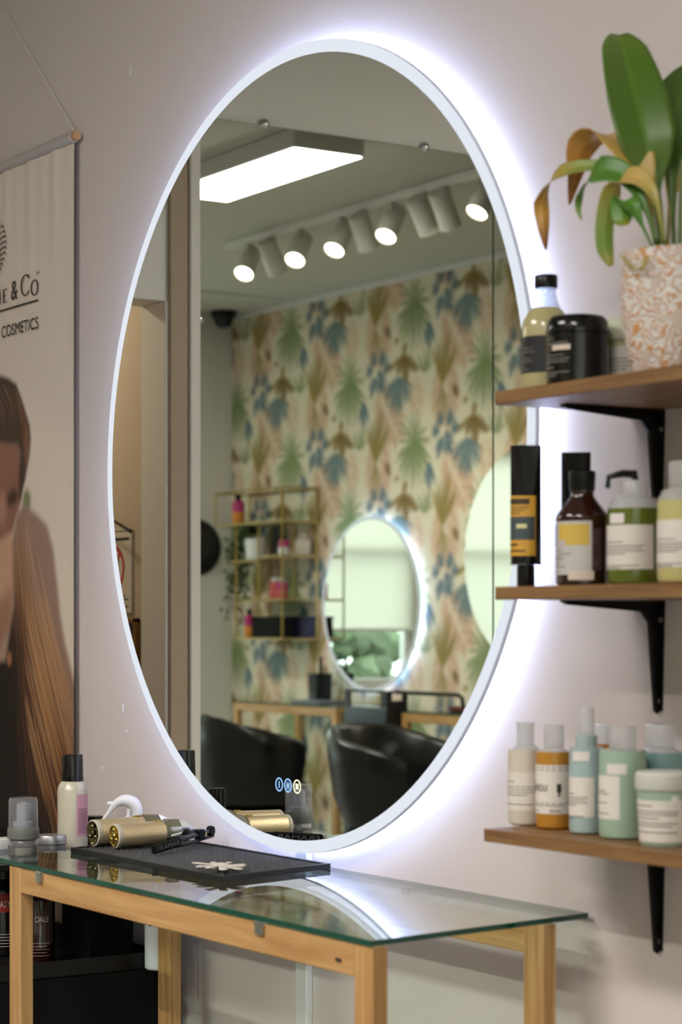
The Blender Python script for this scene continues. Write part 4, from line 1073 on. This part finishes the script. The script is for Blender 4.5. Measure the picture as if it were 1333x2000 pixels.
lb = MB(); lb.patch(rb, -98, -24, .060, .081, 16, .0007); lb.patch(rb, -78, -24, .053, .060, 12, .0007); lb.build('yellow_print', mat('straw_print', 'd2b04c', 0.6), b, smooth=None)
lb = MB(); lb.patch(rb, -128, -112, .052, .080, 6, .0007); lines(lb, rb, -132, -40, [(.046, .5), (.041, .75), (.037, .5), (.034, .55), (.029, .4), (.024, .6), (.018, .35)]); lb.build('print', 'grey_print', b, smooth=None)
MB().patch(rb, -70, -14, .007, .019, 12, .0011).build('price_sticker', 'sticker', b)
def soft_bottle(label, px, z, r, h, fill, neck_r, hfill, labspec, cap='clear', sticker=None, group=GS, name='shampoo_bottle'):
    b = bottle(name, label, 'bottle', px[0], px[1], z + .0003, group)
    body = [(r - .005, 0), (r - .001, .003), (r, .010), (r, hfill * .8), (r - .0005, hfill)]
    MB().lathe(body, 44).build('filled_body', fill, b)
    hs = h - .034
    MB().lathe([(r - .0005, hfill + .0002), (r - .002, hs - .012), (r - .007, hs - .003), (neck_r + .002, hs), (neck_r, hs + .002)], 44).build('shoulder', 'milky', b)
    if cap == 'clear': MB().lathe([(neck_r + .0006, hs + .0025), (neck_r + .0016, hs + .004), (neck_r + .0012, h - .002), (neck_r - .001, h), (.004, h)], 36).build('cap', 'milky', b)
    z0, z1, p0, p1, rows = labspec
    lb_ = MB().patch(r, p0, p1, z0, z1, 28).build('label', 'label_paper', b)
    pr = MB(); lines(pr, r, p0 + 12, p1 - 8, rows); pr.build('print', 'grey_print', b, smooth=None)
    if sticker: MB().patch(r, sticker[0], sticker[1], sticker[2], sticker[3], 12, .0009).build('price_sticker', 'sticker_white', b)
    return b
mat('sticker_white', 'e6ddd8', 0.6)
clear_mat('milky', (0.93, 0.94, 0.95), 1.4, body=('f2f0ec', 0.6), rough=0.25)
mat('olive_fill', '5f6a1f', 0.2, coat=0.3); mat('lemon_fill', 'c3b878', 0.35); mat('pearl_fill', 'd3c7b6', 0.4); mat('amber_fill', 'b8812f', 0.25); mat('aqua_fill', 'a6bab9', 0.3); mat('mint_fill', 'a0b8a2', 0.35); mat('teal_fill', '7d9f9d', 0.3)
ROWS = [(.055, .55), (.050, .9), (.0465, .85), (.043, .9), (.0395, .6), (.024, .8), (.021, .5)]
b = soft_bottle('olive green shampoo bottle with black pump nozzle and white label', (-2.1987,-0.165,1.3944), ZM, .0358, .150, 'olive_fill', .0185, .100, (.020, .078, -150, 2, ROWS), 'none', (-100, -62, .080, .093))
MB().lathe([(.0192, .1165), (.0192, .134), (.017, .1375), (.006, .138)], 32).build('collar', 'milky', b)
MB().tube([(0, 0, .137), (0, 0, .146), (-.012, -.010, .147), (-.026, -.022, .143), (-.027, -.023, .128)], [.006, .006, .005, .004, .0035], 10).build('nozzle', 'black_plastic', b)
soft_bottle('pale yellow shampoo bottle at the right of the middle shelf', (-2.0840,-0.18,1.3891), ZM, .0345, .155, 'lemon_fill', .0185, .105, (.020, .080, -150, 10, ROWS))

# ---------------------------------------------------------------- lowest shelf
PB = 'pastel bottles on the lowest shelf'
b = soft_bottle('slim pearl white conditioner bottle at the left end of the lowest shelf', (-2.4715,-0.1353,0.96), ZB, .0250, .147, 'pearl_fill', .0125, .108, (.022, .076, -170, 60, [(.062, .4), (.055, .9), (.051, .9), (.047, .9), (.043, .6), (.030, .7)]), 'none', group=PB, name='conditioner_bottle')
MB().lathe([(.0118, .1125), (.0124, .118), (.0126, .143), (.0140, .1455), (.0120, .147), (.004, .147)], 32).build('cap', 'milky', b)
b = soft_bottle('amber shampoo bottle with a white label and clear cap', (-2.4068,-0.1345,0.96), ZB, .0258, .146, 'amber_fill', .0128, .108, (.022, .090, -170, 70, [(.086, .9), (.082, .9), (.036, .9), (.033, .7), (.025, .3)]), group=PB)
lb = MB()
def wrap(r, a, z): return lambda u_, v_: ((r + .0009) * math.cos(R(a) + u_ / r), (r + .0009) * math.sin(R(a) + u_ / r), z + v_)
put_text(lb, 'RENOU/', .027, .010, wrap(.0258, -118, .053)); put_text(lb, 'davines', .016, .0045, wrap(.0258, -52, .0245))
lb.patch(.0258, -30, -16, .052, .064, 6, .0008); lb.patch(.0258, -26, -20, .046, .053, 4, .0008)
lb.build('brand_print', 'dark_print', b, smooth=None)
b = soft_bottle('light blue spray bottle with a tall clear cap', (-2.3247,-0.1434,0.96), ZB, .0236, .150, 'aqua_fill', .0125, .118, (.024, .078, -165, -12, ROWS), 'none', (-88, -28, .100, .113), PB, 'spray_bottle')
MB().lathe([(.0135, .1165), (.0145, .119), (.0145, .134), (.012, .1355)], 32).build('collar', mat('collar_aqua', 'a9b9b6', 0.4), b)
MB().lathe([(.0108, .136), (.0112, .138), (.0108, .170), (.0095, .1725), (.003, .173)], 32).build('cap', 'milky', b)
soft_bottle('mint green shampoo bottle with a price sticker', (-2.2488,-0.1428,0.96), ZB, .0318, .150, 'mint_fill', .0165, .118, (.027, .085, -165, -47, [(.064, .7), (.060, .8), (.048, .75), (.034, .8)]), 'clear', (-80, -30, .087, .101), PB)
px = (-2.1476,-0.1584,0.96)
b = bottle('mask_tub', 'mint green hair mask tub with a wide white lid', 'tub', px[0], px[1], ZB + .0003, PB)
rb = .036
MB().lathe([(rb - .007, 0), (rb - .005, .003), (rb - .001, .072)], 44).build('body', 'mint_fill', b)
MB().lathe([(rb + .001, .0725), (rb + .002, .074), (rb + .002, .092), (rb - .001, .096), (.01, .0965)], 44).build('lid', mat('lid_white', 'd2d0c6', 0.4), b)
MB().patch(rb - .0048, -150, 15, .006, .060, 28, r1=rb - .0016, th=.0007).build('label', 'label_paper', b)
pr = MB()
for z_, f in ((.052, .5), (.045, .9), (.041, .9), (.036, .6), (.030, .9), (.026, .8), (.018, .9)):
    rr = rb - .0048 + (z_ - .006) / .054 * .0032; pr.patch(rr, -140, -140 + 145 * f, z_, z_ + .0014, 12, .0011, r1=rr + .0001)
pr.build('print', 'grey_print', b, smooth=None)
MB().patch(rb - .002, -26, -10, .056, .066, 6, .0016).build('price_sticker', 'sticker_white', b)
soft_bottle('small bottle with a clear cap and orange fill behind the spray bottle', (-2.3822,-0.065), ZB, .020, .146, 'amber_fill', .0105, .118, (.03, .08, -150, -20, ROWS), group=PB)
soft_bottle('teal shampoo bottle with a clear cap behind the mint tub', (-2.2626,-0.065), ZB, .034, .150, 'teal_fill', .019, .112, (.02, .08, -150, -20, ROWS), group=PB)

# ---------------------------------------------------------------- black trolley left of the table, two tiers
CX0, CX1, CTOP = -4.42, -3.715, 0.585
cb = thing('storage_trolley', 'black two-tier storage trolley at the left end of the glass table', 'trolley', ((CX0 + CX1) / 2, -0.225, 0))
hw = (CX1 - CX0) / 2; hd = .175
MB().box(-hw, hw, -hd, hd, 0.06, CTOP, .004).build('cabinet', 'black_matte', cb)
for k in range(3): d_ = MB().box(-hw + .01, hw - .01, -hd - .0035, -hd - .0002, .08 + k * .165, .235 + k * .165, .002).build('drawer', 'black_plastic', cb); MB().box(-.05, .05, -hd - .0105, -hd - .0037, .19 + k * .165, .2 + k * .165, .002).build('handle', 'black_gloss', d_)
tr = MB()
for a in ((-hw, hw, -hd, -hd + .004), (-hw, hw, hd - .004, hd), (-hw, -hw + .004, -hd + .004, hd - .004), (hw - .004, hw, -hd + .004, hd - .004)): tr.box(a[0], a[1], a[2], a[3], CTOP + .0003, CTOP + .03)
tr.build('tray_rim', 'black_plastic', cb, smooth=None)
MB().box(-hw, hw, -hd, hd, TZ - .012, TZ, .003).build('upper_tier', 'black_plastic', cb)
for sx in (-1, 1):
    for sy in (-1, 1):
        MB().cyl((sx * (hw - .05) - .01, sy * .12, .03), (sx * (hw - .05) + .01, sy * .12, .03), .03, 16).box(sx * (hw - .05) - .012, sx * (hw - .05) + .012, sy * .12 - .008, sy * .12 + .008, .03, .06).build('caster', 'tyre', cb)
        if sx < 0: MB().box(sx * (hw - .012) - .008, sx * (hw - .012) + .008, sy * (hd - .014) - .008, sy * (hd - .014) + .008, CTOP + .0003, TZ - .0123, .002).build('post', 'black_plastic', cb)
MB().box(hw - .02, hw - .008, hd - .02, hd - .008, CTOP + .0003, TZ - .0123, .002).build('post', 'black_plastic', cb)
GT = 'bottles on the black trolley'
def dark_bottle(label, x, y, r, h, m, cap, text=None, tcol='pale_print', lab=None, name='dark_bottle'):
    b = bottle(name, label, 'bottle', x, y, CTOP + .0006, GT)
    MB().lathe([(r - .003, 0), (r, .003), (r, h * .66), (r * .8, h * .74), (r * .45, h * .78), (r * .45, h * .8)], 28).build('body', m, b)
    MB().lathe([(r * .5, h * .805), (r * .5, h * .98), (r * .4, h)], 24).build('cap', cap, b)
    if lab: MB().patch(r, -75, 55, lab[1], lab[2], 16).build('label', lab[0], b)
    if text:
        tx = MB()
        for (s_, a, z_, w_, hh) in text: put_text(tx, s_, w_, hh, wrap(r + .0003, a, z_))
        for k in range(5): tx.patch(r, -50, 15 - 12 * (k % 2), .020 + .006 * k, .0208 + .006 * k, 8, .0009)
        tx.build('print', tcol, b, smooth=None)
    return b
mat('red_label', 'a32a24', 0.5); mat('bottle_black', '141011', 0.2)
dark_bottle('black bottle with a red label on the black trolley', -4.02, -.255, .030, .195, 'bottle_black', 'black_gloss', [('EASY', -45, .098, .026, .013)], 'sticker_white', ('red_label', .088, .125))
dark_bottle('brown black bottle with white print nearest the trolley end', -3.87, -.245, .030, .185, 'brown_pet', 'black_gloss', [('DALE', -40, .085, .026, .011)], 'pale_print')
dark_bottle('tall black bottle with a grey label at the front of the trolley', -4.13, -.30, .026, .20, 'bottle_black', 'black_plastic', None, 'pale_print', ('smoke_label', .03, .12))
dark_bottle('squat black bottle with a pale barcode label at the far end of the trolley', -4.30, -.28, .033, .18, 'bottle_black', 'black_plastic', [('IIII', -30, .03, .02, .012)], 'sticker_white', ('smoke_label', .06, .11))
o = MB().box(-.06, .06, -.05, .05, 0, .13, .003).build('black_box', 'black_matte', loc=(-3.90, -.105, CTOP + .0006)); tag(o, 'plain black box at the back of the trolley', 'box')
b = bottle('white_bottle', 'translucent white bottle with a barcode against the wall by the table leg', 'bottle', -3.6942, -.075, CTOP + .0006, GT)
MB().lathe([(.026, 0), (.0285, .003), (.029, .13), (.02, .148), (.012, .152)], 32).build('body', mat('frost_white', 'd4d4d8', 0.4), b)
MB().lathe([(.013, .1525), (.013, .175), (.01, .178)], 20).build('cap', 'white_plastic', b)
bc = MB()
for k in range(7): bc.patch(.029, -75 + 0, -58, .085 + k * .005, .087 + k * .005 + .001 * (k % 2), 4, .0006)
bc.build('barcode', 'dark_print', b, smooth=None)
# sprayer whose white trigger shows behind the clippers
GP = 'styling products on the trolley beside the glass table'
sp = bottle('trigger_sprayer', 'white trigger sprayer standing behind the gold clippers', 'sprayer', -3.8267, -.075, TZ + .0003, GP)
hz = 0.8618 - TZ
MB().lathe([(.022, 0), (.024, .003), (.024, hz - .05), (.012, hz - .034), (.012, hz - .03)], 32).build('body', 'frost_white', sp)
mat('trigger_white', 'f0f0f2', 0.3)
MB().lathe([(.0145, hz - .0297), (.0145, hz - .012), (.010, hz - .010), (.006, hz + .005)], 24).build('collar', 'trigger_white', sp)
DV = Vector((-.541, -.841, 0))
def V2(a, z_): p = DV * a; return (p.x, p.y, z_)
MB().tube(smooth_path([V2(-.012, hz - .004), V2(-.019, hz + .012), V2(-.012, hz + .030), V2(.006, hz + .037), V2(.024, hz + .030), V2(.038, hz + .012), V2(.052, hz - .006)]), list(np.interp(np.linspace(0, 6, 25), range(7), [.007, .0105, .0125, .0115, .0075, .0045, .003])), 14).build('trigger', 'trigger_white', sp)
MB().tube([V2(.010, hz + .030), V2(.040, hz + .030)], .0048, 12).build('nozzle', 'trigger_white', sp)
MB().tube([V2(0, hz - .01), V2(-.002, hz + .02)], .004, 10).build('valve', 'trigger_white', sp)
b = bottle('dark_bottle', 'short black capped bottle at the far left of the trolley top', 'bottle', -4.00, -.305, TZ + .0003, GP)
MB().lathe([(.019, 0), (.021, .003), (.021, .048), (.015, .055)], 24).build('body', 'bottle_black', b); MB().lathe([(.0185, .0555), (.0185, .097), (.016, .099)], 24).build('cap', 'black_gloss', b)
q = (-3.9788,-0.07,0.8561)
b = bottle('black_jar', 'small black jar peeking out behind the mousse bottle', 'jar', q[0] - .01, -.07, TZ + .0003, GP)
MB().lathe([(.018, 0), (.020, .002), (.020, q[2] - TZ - .02)], 24).build('body', 'bottle_black', b); MB().lathe([(.0205, q[2] - TZ - .0197), (.0205, q[2] - TZ - .002), (.018, q[2] - TZ)], 24).build('lid', 'black_gloss', b)

# ---------------------------------------------------------------- salon chairs in front of the wallpapered wall
mat('leather', '0b0b0c', 0.3, bump=(220, 0.15, 0.001)); mat('leather_grey', '30373d', 0.4)
def salon_chair(label, loc, rz):
    t = thing('salon_chair', label, 'chair', loc, rz, 'black salon chairs')
    N = 48; vs = []; fs = []; prof_n = 10
    rows = []
    for i in range(N + 1):
        ph = R(-138 + 276 * i / N); k = abs(math.degrees(ph))
        top = np.interp(k, [0, 45, 80, 115, 138], [.80, .785, .735, .70, .66]); bot = .36
        row = []
        for s, off in ((0, 0), (.3, .05), (.7, .075), (.93, .08), (1, .065)):                     # outer going up
            r_ = .235 + off; row.append((r_ * math.sin(ph), r_ * .98 * math.cos(ph), bot + (top - bot) * s))
        for s, off in ((1, .045), (.95, .022), (.6, .018), (.25, -.01), (.02, -.05)):              # inner going down
            r_ = .235 + off; row.append((r_ * math.sin(ph), r_ * .98 * math.cos(ph), bot + (top - bot) * s))
        rows.append(row)
    for row in rows: vs += row
    K = prof_n
    for i in range(N):
        for j in range(K): fs.append((i * K + j, i * K + (j + 1) % K, (i + 1) * K + (j + 1) % K, (i + 1) * K + j))
    fs.append(tuple(range(K))); fs.append(tuple(N * K + j for j in range(K - 1, -1, -1)))
    MB().add(vs, fs).build('shell', 'leather', t, smooth=60)
    MB().lathe([(.18, .355), (.215, .37), (.23, .42), (.225, .455), (.19, .468), (.05, .472), (.001, .472)], 40, Matrix.Translation((0, -.03, 0)), sq=(2.6, 1, 1.05)).build('seat', 'leather', t)
    MB().tube([(-.19, -.20, .415), (-.15, -.262, .40), (0, -.285, .395), (.15, -.262, .40), (.19, -.20, .415)], .012, 10).build('front_piping', 'leather_grey', t)
    MB().lathe([(.20, .30), (.22, .33), (.2, .357)], 32).build('underframe', 'black_matte', t)
    MB().cyl((0, 0, .05), (0, 0, .30), .035, 20).build('column', 'chrome', t)
    MB().lathe([(.27, .0), (.27, .012), (.06, .045), (.04, .06)], 40).build('base', 'chrome', t)
    return t
c1 = (-0.8929,-3.5000,0.6526); c2 = (-2.2825,-3.4200,0.7198)
salon_chair('black leather tub chair on the left, seen from the side', (c1[0], c1[1], 0), R(-20))
salon_chair('black leather tub chair in front of the black trolley, seat turned to view', (c2[0], c2[1], 0), R(-75))

# black service trolley
q0 = (-1.0588,-3.9300,0.916); q1 = (-1.4348,-3.9300,0.9257); q2 = (-1.9798,-3.9300,0.9398)
tr = thing('service_trolley', 'black salon service trolley with slotted handles between the two chairs', 'trolley', (q1[0], -3.93, 0))
wA = q0[0] - q1[0]; wB = q1[0] - q2[0]
mat('trolley_grey', '3c4650', 0.3); mat('trolley_black', '0d0e10', 0.35)
HT = q0[2]
MB().box(0, wA, -.12, 0, .09, HT - .085, .006).build('body', 'trolley_grey', tr)
sl = MB().box(0, wA, -.012, 0, HT - .013, HT, .003).box(0, .05, -.012, 0, HT - .084, HT - .0135, .002).box(wA - .05, wA, -.012, 0, HT - .084, HT - .0135, .002)
sl.build('handle_frame', 'trolley_black', tr)
MB().box(-.014, -.0005, -.12, .0, .09, HT - .05, .003).box(-.014, -.0005, -.12, -.09, HT - .0495, HT, .003).box(-.014, -.0005, -.03, .0, HT - .0495, HT, .003).box(-.014, -.0005, -.09, -.03, HT - .014, HT, .002).build('side_panel', 'trolley_black', tr)
MB().tube([(-.008, -.06, HT - .008), (-wB + .03, -.06, HT - .008), (-wB, -.06, HT - .02), (-wB - .01, -.06, HT - .07)], .010, 10).build('push_bar', 'trolley_black', tr)
for k in range(3): d_ = MB().box(.01, wA - .01, .0005, .008, .14 + k * .22, .33 + k * .22, .003).build('drawer', 'trolley_grey', tr); MB().box(wA / 2 - .05, wA / 2 + .05, .0085, .016, .30 + k * .22, .31 + k * .22, .002).build('handle', 'trolley_black', d_)
for xx in (.05, wA - .05): MB().cyl((xx - .012, -.06, .04), (xx + .012, -.06, .04), .04, 18).box(xx - .015, xx + .015, -.075, -.045, .04, .0895).build('caster', 'tyre', tr)

# things on the far tables
o = MB().lathe([(.08, 0), (.10, .008), (.095, .022), (.03, .028), (.001, .028)], 28, sq=(3, 1.5, .8)).build('folded_towel', mat('maroon_cloth', '5a2424', 0.9, bump=(60, .5, .004)), loc=(-1.78, -4.2, .8203)); tag(o, 'folded maroon towel on the table under the unlit mirror', 'towel')
o = MB().box(-.14, .14, -.09, .09, 0, .012, .003).build('grey_tray', mat('tray_grey', '6d7480', 0.4), loc=(-.40, -4.2, .8203)); tag(o, 'flat grey tray on the table by the gold shelf', 'tray')
b = bottle('black_holder', 'black tool holder standing on the table before the small lit mirror', 'holder', -.20, -4.33, .8203); MB().lathe([(.045, 0), (.05, .003), (.055, .15), (.05, .15), (.046, .01)], 24, cap1=False, sq=(5, 1, 1)).build('cup', 'black_plastic', b)
for k, (a, c) in enumerate(((-.02, .01), (.015, -.015))): MB().tube([(a, c, .02), (a * 1.3, c * 1.3, .24)], .008, 8).build('comb_handle', 'black_gloss', b)

# gold wire wall shelf in the corner
gs = thing('wire_wall_shelf', 'gold wire wall shelf with wooden tiers in the wallpaper corner', 'shelf', (0, 0, 0))
X0, X1, XL = 0.72, -0.02, 0.48
yf, yb = -4.20, -4.425
r_ = .0055
ZS = [1.155, 1.37, 1.59, 1.80, 1.985]
def rod(a, b_, name='wire'): MB().cyl(a, b_, r_, 8).build(name, 'gold_metal', gs)
for y in (yf, yb):
    for x in (XL, X1): rod((x, y, ZS[0]), (x, y, ZS[3]), 'post')
    for x in (X0, X1): rod((x, y, ZS[3]), (x, y, ZS[4]), 'post')
    rod((0.23, y, ZS[1]), (0.23, y, ZS[3]), 'post'); rod((X0, y, ZS[4]), (X1, y, ZS[4]), 'rail')
for x, z in ((X0, ZS[4]), (X1, ZS[4])): rod((x, yf, z), (x, yb, z), 'rail')
mat('gold_tray', 'b39c66', 0.4, 0.5)
for (a, b_, z) in ((X0, X1, ZS[3]), (0.60, 0.23, ZS[2]), (0.23, X1, ZS[2] + .02), (XL, X1, ZS[1]), (XL, X1, ZS[0])):
    MB().box(b_, a, yb, yf, z - .006, z + .006, .002).build('tier', 'gold_tray', gs)
GG = 'things on the gold wire shelf'
mat('magenta', 'b52a72', 0.4); mat('orange_p', 'd98a35', 0.4); mat('salmon', 'c9605a', 0.4)
def small_bottle(label, x, y, z, r, h, m1, m2, cap='black_gloss'):
    b = bottle('small_bottle', label, 'bottle', x, y, z, GG)
    MB().lathe([(r - .002, 0), (r, .003), (r, h * .4)], 20).build('lower_body', m2, b)
    MB().lathe([(r, h * .4 + .0003), (r, h * .72), (r * .5, h * .8)], 20).build('upper_body', m1, b)
    MB().lathe([(r * .5, h * .805), (r * .5, h * .98), (r * .4, h)], 16).build('cap', cap, b)
small_bottle('magenta and orange bottle on the top tier of the gold shelf', .58, -4.27, 1.8065, .036, .17, 'magenta', 'orange_p')
small_bottle('magenta and orange bottle on the lowest tier of the gold shelf', .42, -4.25, 1.1615, .030, .16, 'magenta', 'orange_p')
small_bottle('rose bottle with a silver cap on the second tier', .10, -4.27, 1.3765, .035, .12, 'magenta', 'salmon', 'chrome')
small_bottle('salmon bottle with a pale cap on the second tier', .18, -4.27, 1.3765, .026, .12, 'salmon', 'salmon', 'white_plastic')
small_bottle('pink and white bottle on the third tier', .08, -4.27, 1.6165, .03, .11, 'magenta', 'white_plastic')
small_bottle('cream bottle on the third tier at the right end', 0.045, -4.37, 1.6165, .045, .12, 'cream_plastic', 'cream_plastic', 'cream_plastic')
for k, (x, w_, m_) in enumerate(((.20, .15, 'black_matte'), (.13, .13, mat('navy_box', '1c1d3a', 0.5)))):
    o = bottle('storage_box', ['wide black storage box on the lowest tier', 'dark navy storage box on the lowest tier by the mirror'][k], 'box', x, (-4.27, -4.38)[k], 1.1615, GG)
    MB().box(-w_, w_, -.045, .045, 0, .10, .004).build('box_body', m_, o); MB().box(-w_ - .003, w_ + .003, -.048, .048, .1003, .118, .003).build('lid', m_, o)
iv = bottle('trailing_plant', 'trailing green plant in a white pot on the gold shelf', 'plant', .40, -4.28, 1.5965, GG)
MB().lathe([(.045, 0), (.055, .005), (.062, .12), (.057, .12), (.05, .02)], 28, cap1=False).build('pot', 'white_plastic', iv)
mat('ivy_leaf', '48593a', 0.6, noise=(30, .4, (1, 1, 1)))
rn = random.Random(9)
vines = MB(); leaves = MB()
ends = []
for k in range(16):
    L = rn.uniform(.12, .50) if k > 5 else rn.uniform(.35, .62); a = rn.uniform(-.4, 1.0)
    P = [Vector((0, 0, .12))]; d_ = Vector((.12 * math.cos(a) + .03, .09 * rn.uniform(-.4, 1), 0))
    n_ = 9
    for i in range(1, n_ + 1):
        s_ = i / n_; P.append(Vector((d_.x * min(1, s_ * 2.2) * 1.2, d_.y * min(1, s_ * 2.2), .12 + .06 * math.sin(min(1, s_ * 2) * PI) - L * max(0, s_ - .18))) + Vector((rn.uniform(-.012, .012), rn.uniform(-.012, .012), 0)))
    vines.tube([tuple(p) for p in P], .0018, 5)
    for p in P[1:]:
        for _ in range(3):
            q = p + Vector((rn.uniform(-.03, .03), rn.uniform(-.03, .03), rn.uniform(-.02, .02))); M = Matrix.Translation(q) @ Matrix.Rotation(rn.uniform(0, 6.3), 4, 'Z') @ Matrix.Rotation(rn.uniform(.3, 1.4), 4, 'X')
            leaves.add([(0, 0, 0), (.010, .012, .002), (.008, .026, 0), (0, .034, -.003), (-.008, .026, 0), (-.010, .012, .002)], [(0, 1, 2, 3), (0, 3, 4, 5)], M)
vines.build('vines', 'stem_green', iv); leaves.build('leaves', 'ivy_leaf', iv, smooth=None, kind='stuff')

# dark hat and dome camera on the window-side wall
ht = thing('hanging_hat', 'dark brimmed hat hanging on the pale wall by the gold shelf', 'hat', (XE - .001, -4.20, 1.683))
TX = Matrix.Rotation(R(-90), 4, 'Y')
MB().lathe([(.001, .012), (.10, .012), (.165, .006), (.165, .003), (.001, .003)], 40, TX).build('brim', mat('hat_felt', '2c2925', 0.9), ht)
MB().lathe([(.095, .012), (.088, .075), (.06, .10), (.001, .102)], 36, TX).build('crown', 'hat_felt', ht); MB().lathe([(.097, .0125), (.0945, .035)], 36, TX, False, False).build('band', 'black_matte', ht)
dc = thing('dome_camera', 'small black dome camera under the ceiling in the corner', 'camera', (.80, -4.30, ZC))
MB().lathe([(.075, -.001), (.075, -.03), (.06, -.045)], 28).build('base', 'black_plastic', dc); MB().lathe([(.058, -.0455), (.05, -.075), (.03, -.095), (.001, -.10)], 28).build('dome', 'black_gloss', dc)
